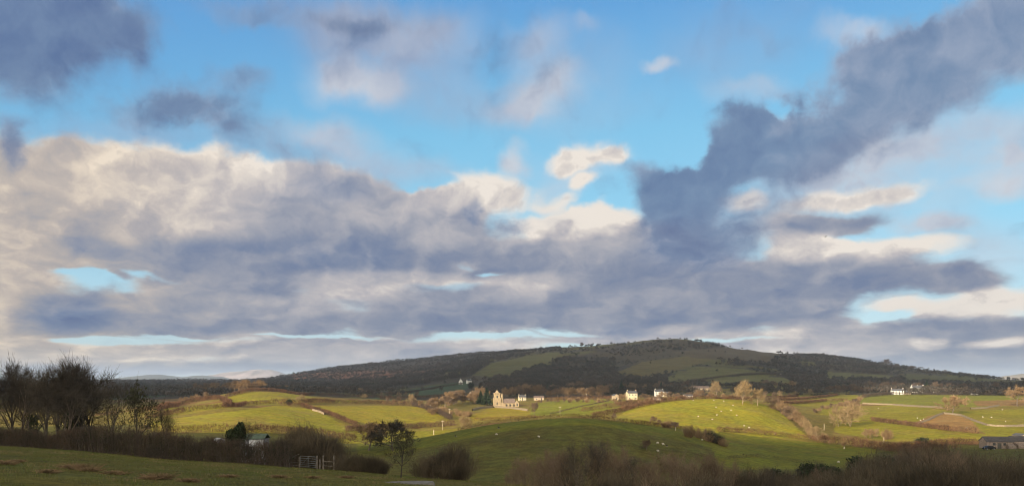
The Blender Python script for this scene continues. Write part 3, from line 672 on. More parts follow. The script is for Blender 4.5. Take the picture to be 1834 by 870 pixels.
# patterns
K = {}
K['ash'] = [make_plant('bare_tree', 100+i, BARKL, TWIGG, tw=.045, extra=1700, limbs=11, spread=.95, clear=.22, subs=(5, 4, 4)) for i in range(3)]
K['oak'] = [make_plant('bare_tree', 200+i, BARK, TWIGR, tw=.055, extra=3600, limbs=10, spread=1.1, clear=.26, subs=(5, 4, 4)) for i in range(4)]
K['grey'] = [make_plant('bare_tree', 300+i, BARK, TWIG, tw=.055, extra=3200, limbs=10, spread=.85, clear=.26, subs=(5, 4, 4)) for i in range(3)]
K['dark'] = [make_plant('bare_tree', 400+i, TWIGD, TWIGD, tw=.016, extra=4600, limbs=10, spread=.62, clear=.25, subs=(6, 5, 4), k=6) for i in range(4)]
K['slim'] = [make_plant('bare_tree', 450+i, BARK, TWIGD, tw=.013, extra=1600, limbs=12, spread=.55, clear=.15, subs=(6, 4, 4), k=6) for i in range(3)]
K['pale'] = [make_plant('bare_tree', 470+i, BARKL, TWIG, tw=.011, extra=2200, limbs=12, spread=.6, clear=.12, subs=(6, 4, 4), k=6) for i in range(3)]
K['leafy'] = [make_plant('leafy_tree', 480+i, TWIGD, TWIGD, LEAF, tw=.016, extra=400, limbs=9, spread=.75, clear=.2, subs=(6, 5, 4), leafn=1500, leafs=.15) for i in range(2)]
K['round'] = [make_plant('round_tree', 490, TWIGD, mat('near_black_twigs', (.040,.034,.026), scale=.8, var=.35), tw=.040, extra=5200, limbs=11, spread=1.15, clear=.16, subs=(5, 4, 4))]
K['willow'] = [make_plant('willow', 500+i, BARKL, TWIGG, tw=.042, extra=3400, multi=7, limbs=7, spread=.95, clear=.15, up=.15, subs=(5, 4), droop=.3) for i in range(2)]
K['scrub'] = [make_bush(520+i, TWIGR, n=1000, stems=24, h=2, w=2.4, tw=.014) for i in range(4)]
K['thorn'] = [make_bush(540+i, TWIGD, n=1700, stems=30, h=2, w=2.2, tw=.009, leafn=350) for i in range(3)]
K['brown'] = [make_bush(560+i, mat('brown_twigs', (.082,.065,.042), scale=.5, var=.35, rnd=.3), n=3600, stems=64, h=2, w=2.6, tw=.0065) for i in range(4)]
K['holly'] = [make_bush(580+i, TWIGD, n=500, stems=20, h=2, w=1.8, tw=.012, leafn=1500, name='evergreen_bush') for i in range(2)]
K['conifer'] = [make_conifer(600+i) for i in range(2)]
UNIT = dict(scrub=2., thorn=2., brown=2., holly=2.)
_rr = random.Random(4); PLACED = []
def plant(kind, loc, h, label, cat='tree', group=None, wide=1.0, pick=None):
    src = K[kind]; s = src[(_rr.randrange(len(src)) if pick is None else pick) % len(src)]
    r = s.copy(); col.objects.link(r)
    for c in list(s.children):
        c2 = c.copy(); col.objects.link(c2); c2.parent = r
    k = h / UNIT.get(kind, 10.0); r.location = loc; r.scale = (k*wide, k*wide, k); r.rotation_euler = (0, 0, _rr.uniform(0, 6.28))
    if r.name.startswith('bare_tree'): PLACED.append((h / max(loc[1], 1), r))
    tag(r, label, cat, group); return r
bpy.context.view_layer.update()
def put_plant(kind, px, py, hpx, label, y0=22, y1=4200, cat='tree', group=None, wide=1.0, pick=None, Y=None):
    """foot at photo pixel px, py (or at distance Y); height as it shows there"""
    loc = gp(px, Y) if Y else ground(px, py, y0, y1)
    return plant(kind, (loc[0], loc[1], loc[2] - .12), hpx * loc[1] / F, label, cat, group, wide, pick)

# ------------------------------------------------------------------ trees one can point to
T_ = put_plant
bl = 'bare dark trees behind the hedge'
# (kind, px, distance, top row in the photo, label, width)
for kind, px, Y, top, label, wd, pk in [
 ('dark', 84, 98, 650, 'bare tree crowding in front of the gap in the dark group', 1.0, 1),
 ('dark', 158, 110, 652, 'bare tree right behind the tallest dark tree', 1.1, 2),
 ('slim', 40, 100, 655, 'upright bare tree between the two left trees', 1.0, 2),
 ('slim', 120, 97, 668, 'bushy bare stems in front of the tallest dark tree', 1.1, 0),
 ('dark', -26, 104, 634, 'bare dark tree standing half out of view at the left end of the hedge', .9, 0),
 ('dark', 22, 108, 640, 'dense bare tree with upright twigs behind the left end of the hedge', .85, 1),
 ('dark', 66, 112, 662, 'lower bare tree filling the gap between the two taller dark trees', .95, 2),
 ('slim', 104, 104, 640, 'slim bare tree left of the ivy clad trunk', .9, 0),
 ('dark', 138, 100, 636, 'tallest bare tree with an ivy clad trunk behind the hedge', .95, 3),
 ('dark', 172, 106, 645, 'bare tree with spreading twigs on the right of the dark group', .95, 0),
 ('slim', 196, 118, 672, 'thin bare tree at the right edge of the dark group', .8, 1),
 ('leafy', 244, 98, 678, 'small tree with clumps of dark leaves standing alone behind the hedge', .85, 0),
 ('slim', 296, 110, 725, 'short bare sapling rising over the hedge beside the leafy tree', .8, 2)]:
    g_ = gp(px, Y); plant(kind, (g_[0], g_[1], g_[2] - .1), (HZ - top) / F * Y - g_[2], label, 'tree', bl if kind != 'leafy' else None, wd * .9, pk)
# ivy on the trunk of the tallest one
def ivy_column(px, Y, z0, z1, rad, n, seed, label, name='ivy'):
    rng = np.random.default_rng(seed); g_ = gp(px, Y); f = rng.uniform(0, 1, n); a = rng.uniform(0, 2*pi, n); r = rad * (.35 + .65*np.sin(np.clip(f, .03, 1) * 2.6)) * rng.uniform(.3, 1, n) * (1 + .3*np.sin(f*21))
    C_ = np.c_[np.cos(a)*r, np.sin(a)*r, z0 + (z1 - z0)*f]
    o = mesh_obj(name, *leaves(C_, .14, rng), IVY, loc=g_); return tag(o, label, 'ivy')
ivy_column(128, 100, .4, 7.2, .95, 2600, 31, 'dark ivy thick around the trunk of the tallest bare tree')
ivy_column(60, 108, .4, 5.0, .8, 1200, 32, 'dark ivy low on a trunk at the left of the group')
# windswept ivy tree in front of the long shed
g_ = gp(424, 98)
it = empty('ivy_tree', g_); tag(it, 'windswept tree with a black ivy head in front of the long shed', 'tree')
Tt, Cc, _ = tree_meshes(77, tw=.018, extra=700, limbs=8, spread=.6, clear=.3, subs=(5, 4, 3), lean=(.22, 0))
for nm_, (v_, f_), m_ in (('trunk', Tt, BARK), ('crown', Cc, TWIGD)): mesh_obj(nm_, v_ * .62, f_, m_, it)
rng = np.random.default_rng(8); q_ = rng.normal(size=(3200, 3)); q_ /= np.linalg.norm(q_, axis=1, keepdims=True); q_ *= rng.uniform(.3, 1, (3200, 1)) ** .5
mesh_obj('ivy', *leaves(q_ * (1.25, 1.1, 1.55) + np.c_[.25 * q_[:, 2] - .1, 0 * q_[:, 2], 3.9 + .4*np.sin(4*q_[:, 0])], .13, rng), IVY, it)

# middle distance, lit
L_ = [
 ('ash', 1284, 712, 31, 500, 760, 'round golden bare tree beside the long stone building', 1.0),
 ('ash', 1330, 723, 44, 420, 560, 'tallest golden bare tree on the crest of the sheep field', .95),
 ('ash', 1357, 726, 32, 420, 560, 'forked golden bare tree right of the tallest one on the crest', 1.05),
 ('oak', 1705, 741, 34, 400, 640, 'broad lone oak beside the wall corner in the right hand fields', 1.55),
 ('oak', 1822, 727, 38, 400, 800, 'broad russet oak at the right edge by the tan bank', 1.2),
 ('willow', 1523, 763, 46, 330, 560, 'wide golden dome shaped willow by the stream', 1.12),
 ('ash', 1502, 763, 40, 330, 560, 'pale trunked tree in front of the wide golden willow', .7),
 ('willow', 834, 766, 25, 330, 520, 'orange bushy willow behind the crest of the dark hill', 1.0),
 ('oak', 660, 806, 52, 150, 330, 'spreading bare thorn tree with a black trunk beside the dark round tree', 1.5),
 ('round', 704, 806, 56, 120, 330, 'dark round evergreen tree on the bank of the dark hill', 1.45),
 ('leafy', 718, 856, 90, 60, 74, 'small tree dotted with dark leaves at the edge of the near field', .8),
 ('grey', 1158, 806, 20, 160, 280, 'small thorn tree alone on the dark hillside', 1.3),
 ('scrub', 1234, 782, 24, 250, 360, 'dark thorn bush casting a long shadow up the sunlit hill', 1.0),
 ('grey', 1100, 752, 13, 290, 420, 'small bare tree on the hedge at the left foot of the sheep field', 1.0),
 ('grey', 958, 742, 24, 380, 620, 'thin bare tree rising in front of the churchyard end', .9),
 ('ash', 736, 724, 20, 540, 800, 'pale bare tree at the corner above the sunlit field', 1.0),
 ('ash', 654, 712, 11, 600, 800, 'low golden bush on the brow of the upper field', 1.5),
 ('ash', 540, 720, 15, 420, 620, 'pale green bare bush above the middle hedge', 1.3),
 ('holly', 518, 725, 12, 420, 620, 'dark evergreen bush in the middle hedge', 1.2),
 ('holly', 843, 694, 14, 800, 1200, 'dark evergreen tree left of the hillside cottages', 1.0),
 ('conifer', 872, 726, 34, 700, 900, 'dark conifer close behind the church tower', 1.7),
 ('conifer', 861, 724, 26, 700, 900, 'lower dark conifer left of the church tower', 1.9),
 ('conifer', 1113, 704, 26, 820, 1100, 'tall dark conifer behind the cream house', 1.4),
 ('conifer', 1080, 704, 18, 820, 1100, 'dark conifer left of the tall one behind the cream house', 1.8),
 ('conifer', 1063, 704, 15, 820, 1100, 'short dark conifer beside the grey white house', 2.0),
 ('conifer', 1252, 690, 14, 850, 1200, 'dark conifer behind the long stone building', 1.7),
 ('conifer', 1660, 700, 22, 850, 1300, 'dark conifer right of the white farmhouse', 1.4),
 ('grey', 1590, 657, 14, 1500, 2600, 'rounded tree on the skyline left of the pair', 1.5),
 ('grey', 1607, 661, 10, 1500, 2600, 'small rounded tree on the skyline in the dip', 1.6),
 ('grey', 1634, 663, 9, 1500, 2600, 'spreading tree on the right skyline', 2.2),
 ('grey', 1042, 619, 8, 1800, 3200, 'tiny lone tree on the highest left skyline', 1.2),
 ('grey', 1498, 642, 6, 1800, 3200, 'tiny round tree on the falling skyline', 1.6),
 ('holly', 1652, 800, 20, 230, 340, 'dark evergreen bush at the foot of the sunlit right hand fields', 1.6),
]
for kind, px, py, hp, y0, y1, label, wd in L_:
    T_(kind, px, py, hp, label, y0, y1, cat='bush' if kind in ('scrub', 'holly') and 'tree' not in label else 'tree', wide=wd)
# leaves for the small near tree
rng = np.random.default_rng(5); g_ = gp(718, 66)

rnd = random.Random(12)
def row(kinds, pts, n, h, label, group, y0, y1, jit=3, cat='tree', wide=1.1):
    """individual trees or bushes strung along a line of photo pixels"""
    pts = np.array(pts, float); L = np.r_[0, np.cumsum(np.hypot(*np.diff(pts, axis=0).T))]
    for i in range(n):
        d = L[-1] * (i + rnd.uniform(.15, .85)) / n; x = np.interp(d, L, pts[:, 0]); y = np.interp(d, L, pts[:, 1])
        T_(rnd.choice(kinds), x + rnd.uniform(-jit, jit), y + rnd.uniform(-jit, jit) * .25, rnd.uniform(*h), label, y0, y1, cat, group, wide * rnd.uniform(.8, 1.25))
row(['oak', 'ash', 'grey'], [(1376,727),(1400,736),(1430,757),(1462,786),(1478,793)], 16, (13, 26), 'golden brown bare tree in the line down the right side of the sheep field', 'tree line beside the sheep field', 330, 520, 4)
row(['scrub'], [(1376,728),(1400,738),(1432,760),(1466,790)], 16, (6, 10), 'russet bush under the tree line beside the sheep field', 'bushes under the tree line', 330, 520, 4, 'bush', 1.3)
row(['oak', 'grey'], [(1470,706),(1500,702),(1540,697),(1556,700)], 12, (9, 18), 'brown bare tree where the stream wood meets the village lane', 'stream wood trees', 600, 980, 5)
row(['scrub', 'grey'], [(1452,740),(1480,732),(1510,725),(1530,720),(1550,712)], 16, (5, 9), 'low brown bush along the sunken stream', 'bushes along the stream', 420, 820, 2, 'bush', 1.3)
row(['oak', 'scrub', 'ash'], [(1545,785),(1570,783),(1590,786)], 6, (14, 22), 'orange bare thicket tree at the foot of the right hand fields', 'orange thicket trees', 290, 420, 8)
row(['scrub', 'grey'], [(1172,758),(1190,764),(1214,770)], 6, (11, 17), 'reddish bush on the hedge line above the dark hill', 'reddish bushes on the hedge line', 290, 360, 4, 'bush', 1.2)
row(['thorn', 'scrub'], [(1252,784),(1272,790),(1296,800)], 6, (15, 24), 'dark thorn bush in the clump at the right end of the dark hill', 'clump of dark thorns', 230, 330, 4, 'bush', 1.1)
row(['grey', 'oak'], [(352,706),(372,704),(395,703),(420,701),(447,700),(470,697)], 15, (12, 22), 'brown bare tree in the copse behind the upper left field', 'copse behind the upper left field', 700, 1000, 4)
row(['oak', 'grey'], [(290,732),(318,722),(345,716),(380,712)], 10, (6, 13), 'brown hedgerow tree above the small sunlit field', 'hedgerow trees above the small field', 520, 800, 4)
row(['grey', 'oak', 'grey'], [(480,700),(540,697),(620,700),(700,712),(760,712)], 22, (6, 11), 'small bare tree in the belt beyond the upper field', 'tree belt beyond the upper field', 780, 1200, 5)
row(['oak', 'oak', 'grey'], [(765,735),(790,728),(815,722),(850,722),(868,716)], 32, (13, 25), 'russet bare tree in the orchard left of the church', 'orchard trees left of the church', 560, 860, 7)
row(['oak', 'ash', 'scrub'], [(770,742),(795,738),(820,744),(842,746)], 14, (7, 13), 'russet bush on the lane below the church', 'bushes on the lane below the church', 440, 640, 4, 'bush', 1.3)
row(['grey', 'oak'], [(900,712),(940,708),(985,710),(1010,711),(1050,711),(1090,710)], 34, (11, 21), 'brown bare tree in the belt behind the church and village', 'tree belt behind the church', 760, 960, 5)
row(['grey', 'grey', 'conifer'], [(930,704),(990,700),(1050,700),(1100,702),(1150,700),(1210,698),(1250,700)], 34, (10, 19), 'dark bare tree on the slope above the village', 'trees above the village', 860, 1150, 4)
row(['oak', 'grey'], [(1112,716),(1150,714),(1165,716),(1205,712),(1225,711),(1262,708)], 24, (7, 14), 'garden tree among the village houses', 'garden trees', 620, 860, 5)
row(['grey', 'grey', 'conifer'], [(1545,698),(1580,700),(1610,698),(1650,700),(1700,702),(1760,704),(1800,704)], 24, (9, 18), 'dark bare tree behind the white farmhouses', 'trees behind the white farmhouses', 1060, 1400, 4)
row(['grey', 'oak'], [(1370,690),(1400,692),(1420,698)], 7, (9, 16), 'dark bare tree in the hollow of the slope fields', 'hollow trees', 760, 1100, 4)
row(['grey'], [(520,664),(560,660),(700,645),(740,640),(800,633),(815,632),(850,630),(960,622),(1100,616),(1180,608),(1250,611),(1420,628),(1470,634),(1540,644),(1700,665),(1790,681)], 24, (2.5, 4.5), 'small bare tree breaking the skyline of the ridge', 'skyline trees', 1500, 3600, 6, wide=1.8)
row(['oak'], [(1480,795),(1530,800),(1600,806),(1660,808),(1720,806)], 10, (8, 14), 'brown hedge tree on the shaded hedge below the right hand fields', 'shaded hedge trees', 240, 345, 6)
row(['oak', 'scrub', 'grey'], [(960,722),(1040,720),(1110,722),(1160,719),(1215,716),(1240,716)], 34, (5, 10), 'low brown garden tree in front of the village', 'low trees in front of the village', 560, 740, 4)
row(['oak', 'grey', 'ash'], [(1270,712),(1310,716),(1400,712),(1450,708)], 12, (7, 13), 'brown bare tree between the golden trees', 'trees between the golden trees', 560, 900, 5)
row(['oak', 'grey'], [(690,722),(740,726),(770,733)], 8, (8, 14), 'brown bare tree by the lane corner', 'trees by the lane corner', 540, 760, 4)
# near: bushes below the edge of the field, brown thickets and scrub along the bottom
row(['brown', 'slim'], [(522,838),(560,842),(604,844)], 15, (58, 80), 'dense brown thicket bush behind the field gate', 'thicket behind the gate', 84, 100, 5, 'bush', 1.0)
row(['brown'], [(622,848),(655,850),(690,852)], 6, (24, 36), 'low purplish bush behind the rim of the near field', 'low bushes behind the rim', 70, 90, 4, 'bush', 1.4)
row(['brown', 'brown', 'slim'], [(760,862),(790,864),(820,866),(835,866)], 9, (44, 66), 'dense purple brown bush at the rim beside the leaf dotted tree', 'purple brown bushes at the rim', 68, 84, 5, 'bush', 1.1)
def scrubline(kinds, x0, x1, n, Yr, top, label, group, cat='tree', wide=1.0):
    for i in range(n):
        px = x0 + (x1 - x0) * (i + rnd.uniform(.1, .9)) / n; Y = rnd.uniform(*Yr); g_ = gp(px, Y)
        tp = np.interp(px, [p[0] for p in top], [p[1] for p in top]) + rnd.uniform(-6, 16)
        hh = (HZ - tp) / F * Y - g_[2]
        if hh > .6: plant(rnd.choice(kinds), (g_[0], g_[1], g_[2] - .15), hh, label, cat, group, wide * rnd.uniform(.75, 1.2))
scrubline(['slim', 'pale', 'pale'], 900, 1320, 26, (74, 118), [(900,840),(940,808),(1000,800),(1045,790),(1070,776),(1090,792),(1140,802),(1200,796),(1240,800),(1320,822)], 'slender bare tree in the thicket along the bottom of the valley side', 'bare thicket on the valley side', wide=.8)
scrubline(['brown'], 1000, 1340, 7, (70, 100), [(1000,860),(1070,835),(1200,850),(1340,846)], 'low dark bush under the slender bare trees', 'bushes under the slender trees', 'bush', 1.1)
scrubline(['slim', 'pale', 'brown'], 1330, 1840, 44, (80, 150), [(1320,838),(1380,836),(1450,836),(1500,842),(1560,818),(1600,806),(1640,796),(1700,800),(1740,818),(1790,822),(1850,818)], 'brown bare tree in the dense wood at the lower right', 'dense wood at the lower right', wide=1.0)
scrubline(['brown'], 1360, 1860, 44, (70, 120), [(1320,858),(1400,850),(1500,850),(1560,834),(1640,820),(1740,830),(1850,830)], 'dark brown bush at the front of the lower right wood', 'bushes of the lower right wood', 'bush', 1.1)
scrubline(['thorn', 'holly'], 1380, 1700, 9, (150, 210), [(1380,820),(1440,826),(1500,818),(1560,808),(1640,794),(1720,796),(1800,800)], 'dark green thorn bush at the back of the lower right wood', 'thorns at the back of the wood', 'bush', 1.2)

# ------------------------------------------------------------------ hedges and walls
def hedge_path(pts, y0, y1, step):
    P = np.array([ground(a, b_, y0, y1)[:2] for a, b_ in pts]); L = np.r_[0, np.cumsum(np.hypot(*np.diff(P, axis=0).T))]
    d = np.arange(0, L[-1], step); return np.c_[np.interp(d, L, P[:, 0]), np.interp(d, L, P[:, 1])], L[-1]
def hedge(pts, h, w_, label, y0, y1, m=HEDGE, dens=34, tw=.03, seed=0, name='hedge', leafm=None, top=.25):
    rng = np.random.default_rng(seed + int(pts[0][0])); dens = dens * 1.7; tw = tw * 1.45; h = h * 1.35; P, L = hedge_path(pts, y0, y1, 1.0)
    n = int(L * dens); i = rng.uniform(0, len(P) - 1.001, n); k = i.astype(int); c = P[k] + (P[k+1] - P[k]) * (i - k)[:, None]
    hh = h * (1 + .35*fbm(i/6, i*0, seed, 3) + .35*fbm(i/1.7, i*0, seed+3, 2)); f = rng.uniform(0, 1, n) ** .8
    wv_ = w_ * (1 - .35*f) * .5; c = c + rng.uniform(-1, 1, (n, 2)) * wv_[:, None]; z = H(c[:, 0], c[:, 1], False) + f * hh
    A = np.c_[c, z]; d = rng.normal(size=(n, 3)) * .5 + (0, 0, .8); d /= np.linalg.norm(d, axis=1, keepdims=True); ln = (h * rng.uniform(.16, .42, n))[:, None]
    A[:, 2] -= .1; V, Fq = ribbons(A, A + d*ln, tw, tw*.4, rng)
    o = mesh_obj(name, V, Fq, m); return tag(o, label, 'hedge')
def wall(pts, h, label, y0, y1, m, th=.35):
    P, L = hedge_path(pts, y0, y1, 1.6); rng = np.random.default_rng(int(L)); n = len(P)
    t_ = np.gradient(P, axis=0); t_ /= np.linalg.norm(t_, axis=1, keepdims=True); nn = np.c_[-t_[:, 1], t_[:, 0]]
    z = H(P[:, 0], P[:, 1], False); tp = z + h + rng.uniform(-.12, .10, n); V = []
    for s, w1 in ((-1, th), (-1, th*.6), (1, th*.6), (1, th)):
        V.append(np.c_[P + nn * s * w1, (z - .4) if w1 == th else tp])
    V = np.concatenate(V); i = np.arange(4*n).reshape(4, n)
    q = np.concatenate([np.stack([i[a][:-1], i[a][1:], i[a+1][1:], i[a+1][:-1]], -1) for a in range(3)])
    return tag(mesh_obj('stone_wall', V, q, m), label, 'wall')
STONE = mat('dry_stone', (.22,.175,.115), scale=2.5, var=.35)
HD = hedge
HD([(262,750),(330,737),(400,730),(440,725),(486,722)], 2.0, 2.2, 'russet hedge between the small and the large sunlit left fields', 330, 640, seed=1, dens=30, tw=.04)
HD([(395,716),(405,722),(412,729)], 3, 2.6, 'short thick hedge at the corner of the small left field', 420, 640, seed=2)
HD([(486,722),(540,724),(600,722),(680,724),(740,727)], 2.6, 2.2, 'long russet hedge under the upper left field', 420, 640, seed=3, dens=34, tw=.04)
HD([(500,726),(540,728),(565,735),(590,743),(620,756),(640,764)], 2.0, 2.2, 'hedge falling to the right between the two large left fields', 330, 560, seed=4, dens=32)
HD([(250,776),(330,775),(450,774),(560,775),(640,770)], 2.2, 2.2, 'brown hedge along the foot of the large left field', 270, 330, seed=5, dens=40)
HD([(620,772),(690,768),(760,762),(815,756)], 2.2, 2.4, 'dark red hedge below the middle sunlit field', 330, 440, seed=6, dens=44, m=mat('red_twigs', (.10,.055,.042), scale=.5, var=.3))
HD([(404,712),(440,703),(500,698),(560,697),(640,703),(700,712)], 2.2, 2.4, 'hedge along the brow of the upper left field', 600, 860, seed=7, dens=24, tw=.05)
HD([(250,748),(285,738),(320,727),(350,719),(394,715)], 2.6, 3, 'brown hedge along the top of the small left field', 420, 760, seed=8, dens=30, tw=.05)
HD([(740,727),(780,738),(808,752)], 2.4, 3, 'hedge down the right end of the middle sunlit field', 400, 640, seed=9, dens=36, m=HEDGED)
HD([(850,753),(900,752),(960,748)], 1.4, 1.6, 'low hedge under the churchyard field', 380, 520, seed=10, dens=30)
HD([(820,762),(880,757),(950,750),(1020,748),(1080,752),(1130,758),(1180,764),(1240,770)], 1.2, 1.4, 'thin hedge on the crest of the dark hill', 262, 345, seed=11, dens=30, tw=.025)
HD([(1060,748),(1100,741),(1140,730),(1190,720),(1240,713),(1300,714),(1345,718)], 2.0, 2.4, 'brown hedge along the top left edge of the sheep field', 400, 560, seed=12, dens=34, tw=.04)
HD([(960,716),(1020,714),(1080,713),(1120,714)], 2.0, 2.4, 'hedge below the village along the green field', 620, 800, seed=13, dens=24, tw=.05)
HD([(1040,745),(1080,738),(1130,728),(1180,722)], 2.4, 2.6, 'double hedge up the lane to the village', 480, 640, seed=14, dens=30, tw=.04)
HD([(1285,772),(1330,775),(1400,783),(1465,790)], 1.6, 1.8, 'russet hedge along the foot of the sheep field', 315, 372, seed=15, dens=40)
HD([(1465,792),(1520,798),(1580,806),(1640,812),(1700,812)], 2.6, 3, 'thick brown hedge round the right end of the dark field', 270, 345, seed=16, dens=50)
HD([(1480,828),(1430,822),(1360,812),(1300,822),(1240,818)], .9, 1.2, 'scrubby line of rushes across the dark right field', 190, 262, seed=17, dens=16, m=HEDGED, tw=.02)
HD([(1385,718),(1450,714),(1500,708)], 2, 2.2, 'hedge across the fields beyond the tree line', 540, 900, seed=18, dens=24, tw=.05)
HD([(1390,724),(1440,722),(1480,714),(1520,706)], 2, 2.2, 'slanting hedge beyond the tree line', 460, 760, seed=19, dens=24, tw=.05)
HD([(1560,753),(1590,757),(1640,763),(1700,772),(1752,777)], 2.0, 1.8, 'straight russet hedge below the tan bank in the right hand fields', 330, 520, seed=20, dens=36)
HD([(1600,806),(1660,800),(1720,795),(1756,797)], 2.0, 4, 'low orange hedge before the stone barn', 290, 345, seed=21, dens=60)
HD([(1545,712),(1600,707),(1700,707),(1790,708),(1900,708)], 2.4, 2.4, 'dark hedge in front of the white farmhouses', 760, 980, seed=22, dens=24, tw=.05, m=HEDGED)
HD([(1280,716),(1330,714),(1390,712),(1430,708)], 1.6, 1.6, 'hedge behind the golden trees', 540, 860, seed=23, dens=20, tw=.05)
HD([(1215,692),(1260,680),(1330,672),(1400,674)], 3, 3, 'dark hedge round the upper slope field', 900, 1500, seed=24, dens=22, tw=.07, m=HEDGED)
HD([(1290,692),(1340,687),(1400,691),(1480,692)], 3, 3, 'dark hedge round the lower slope field', 860, 1250, seed=25, dens=22, tw=.07, m=HEDGED)
HD([(690,708),(740,702),(790,694),(830,688)], 2.5, 2.5, 'dark hedge rising across the blue green fields', 900, 1700, seed=26, dens=18, tw=.07, m=HEDGED)
HD([(680,716),(740,714),(820,708)], 2.5, 2.5, 'hedge at the foot of the blue green fields', 800, 1100, seed=27, dens=18, tw=.06)
HD([(985,742),(1020,733),(1060,724),(1090,718)], .8, 1.0, 'thin dark line of twigs slanting across the green village field', 480, 760, seed=28, dens=14, tw=.04, m=HEDGED)  # low strip of dark twigs along a slanting line
HD([(700,804),(800,795),(900,790),(1000,790),(1080,797),(1180,806),(1240,812)], .6, 1.6, 'line of dark rushes across the face of the dark hill', 180, 245, seed=29, dens=14, m=HEDGED, tw=.02)
wall([(846,735),(862,731),(884,729),(920,732),(946,736)], 1.5, 'pale churchyard wall running down from the tower', 480, 690, STONE)
wall([(560,735),(570,737),(582,743)], 1.4, 'short pale wall on the sunlit left field boundary', 380, 520, STONE)
wall([(1545,723),(1600,725),(1660,729),(1690,731)], 1.3, 'straight pale wall across the right hand fields', 440, 800, STONE)
wall([(1690,741),(1720,744),(1745,754),(1770,762),(1800,764),(1870,761)], 1.3, 'curving pale wall round the tan bank at the right', 360, 620, STONE)
wall([(1738,732),(1765,731),(1790,726)], 1.1, 'short wall left of the russet oak', 440, 760, STONE)
wall([(1640,760),(1662,753),(1680,744),(1690,741)], 1.3, 'shaded wall climbing to the lone oak', 360, 620, STONE)
# the big hedge along the bottom of the near field: dense, dark, ragged
BH = [(-140,793),(-60,795),(0,798),(80,804),(150,810),(220,816),(300,822),(380,828),(450,833),(528,840)]
def near_hedge():
    r = empty('hedge', (0, 0, 0)); tag(r, 'long dark unclipped hedge along the bottom of the near field', 'hedge')
    rng = np.random.default_rng(3); P = np.array([gp(px, Y)[:2] for px, Y in zip([-160,-60,0,80,150,220,300,380,450,520], [90,88,87,85,83,81,79,77,75,73])]); L = np.r_[0, np.cumsum(np.hypot(*np.diff(P, axis=0).T))]
    def pts(n):
        d = rng.uniform(0, L[-1], n); c = np.c_[np.interp(d, L, P[:, 0]), np.interp(d, L, P[:, 1])]
        hh = (2.05 + .55*d/L[-1]) * (1 + .75*fbm(d/5, d*0, 3) + .55*fbm(d/1.0, d*0, 6, 2)); f = rng.uniform(0, 1, n) ** .7
        c = c + np.c_[rng.uniform(-.3, .3, n), rng.uniform(-1, 1, n) * 1.3 * (1 - .4*f)]
        return d, np.c_[c, H(c[:, 0], c[:, 1], False) + f*hh], hh, f
    d, A, hh, f = pts(46000); dr = rng.normal(size=(len(A), 3))*.55 + (0, 0, .7); dr /= np.linalg.norm(dr, axis=1, keepdims=True)
    mesh_obj('twigs', *ribbons(A - dr*.1, A + dr*rng.uniform(.15, .6, (len(A), 1)), .009, .004, rng), mat('near_hedge_twigs', (.088,.060,.040), rgb2=(.040,.034,.025), scale=.5), r)
    d, A, hh, f = pts(2200); A[:, 2] = H(A[:, 0], A[:, 1], False); B = A + np.c_[rng.normal(size=(len(A), 2))*.35, hh*rng.uniform(.5, 1.12, len(A))]
    mesh_obj('stems', *tubes(A, B, .022, .008, 4), mat('thorn_stems', (.08,.062,.05), scale=3), r)
    d, A, hh, f = pts(15000); mesh_obj('leaves', *leaves(A[f < .85], .055, rng), IVY, r)
near_hedge()
# past 290 bare trees the ones that show smallest become one mass of distant trees
PLACED.sort(key=lambda t: -t[0]); VV = []; FF = []; MI = []; ms = []; kk = 0
for _, r in PLACED[290:]:
    ca_, sa_ = cos(r.rotation_euler[2]), sin(r.rotation_euler[2]); lo = np.array(r.location); sc3 = np.array(r.scale)
    for c in list(r.children):
        me = c.data; v = np.empty(len(me.vertices) * 3); me.vertices.foreach_get('co', v); v = v.reshape(-1, 3) * sc3
        v = np.c_[v[:, 0]*ca_ - v[:, 1]*sa_, v[:, 0]*sa_ + v[:, 1]*ca_, v[:, 2]] + lo
        f = np.empty(len(me.loops), np.int32); me.loops.foreach_get('vertex_index', f); f = f.reshape(-1, 4)
        m_ = me.materials[0]
        if m_ not in ms: ms.append(m_)
        VV.append(v); FF.append(f + kk); MI.append(np.full(len(f), ms.index(m_), np.int32)); kk += len(v)
        bpy.data.objects.remove(c)
    bpy.data.objects.remove(r)
if VV:
    o = mesh_obj('distant_trees', np.concatenate(VV), np.concatenate(FF), ms[0])
    for m_ in ms[1:]: o.data.materials.append(m_)
    o.data.polygons.foreach_set('material_index', np.concatenate(MI)); tag(o, 'small far bare trees scattered round the village and along the skyline', 'trees', kind='stuff')
for lst in K.values():
    for o in lst: drop(o)

# ------------------------------------------------------------------ the far wood on the ridge: one mass nobody could count
rng = np.random.default_rng(17)
WD = [([(470,682),(520,668),(640,655),(800,636),(1000,620),(1010,632),(940,640),(880,652),(840,676),(760,690),(640,700),(470,700)], .95),
      ([(860,690),(900,674),(960,655),(1000,640),(1100,645),(1110,668),(1180,672),(1200,690),(1150,700),(860,706)], .90),
      ([(1080,632),(1180,612),(1300,618),(1400,636),(1300,640),(1200,630),(1100,642)], .50),
      ([(1380,640),(1480,636),(1560,650),(1620,662),(1560,680),(1440,676),(1390,664)], .9),
      ([(1400,676),(1560,676),(1700,684),(1834,690),(1834,708),(1540,704),(1430,690)], .9),
      ([(1640,664),(1834,684),(1834,690),(1640,680)], .35),
      ([(1180,690),(1240,672),(1260,678),(1250,704),(1180,706)], .8),
      ([(200,680),(480,680),(480,700),(200,720)], .6), ([(1290,646),(1400,650),(1390,660),(1280,656)], .55)]
NG = [f[0] for f in FIELDS if f[1] >= 800 and f[2] <= 3000][:-1]
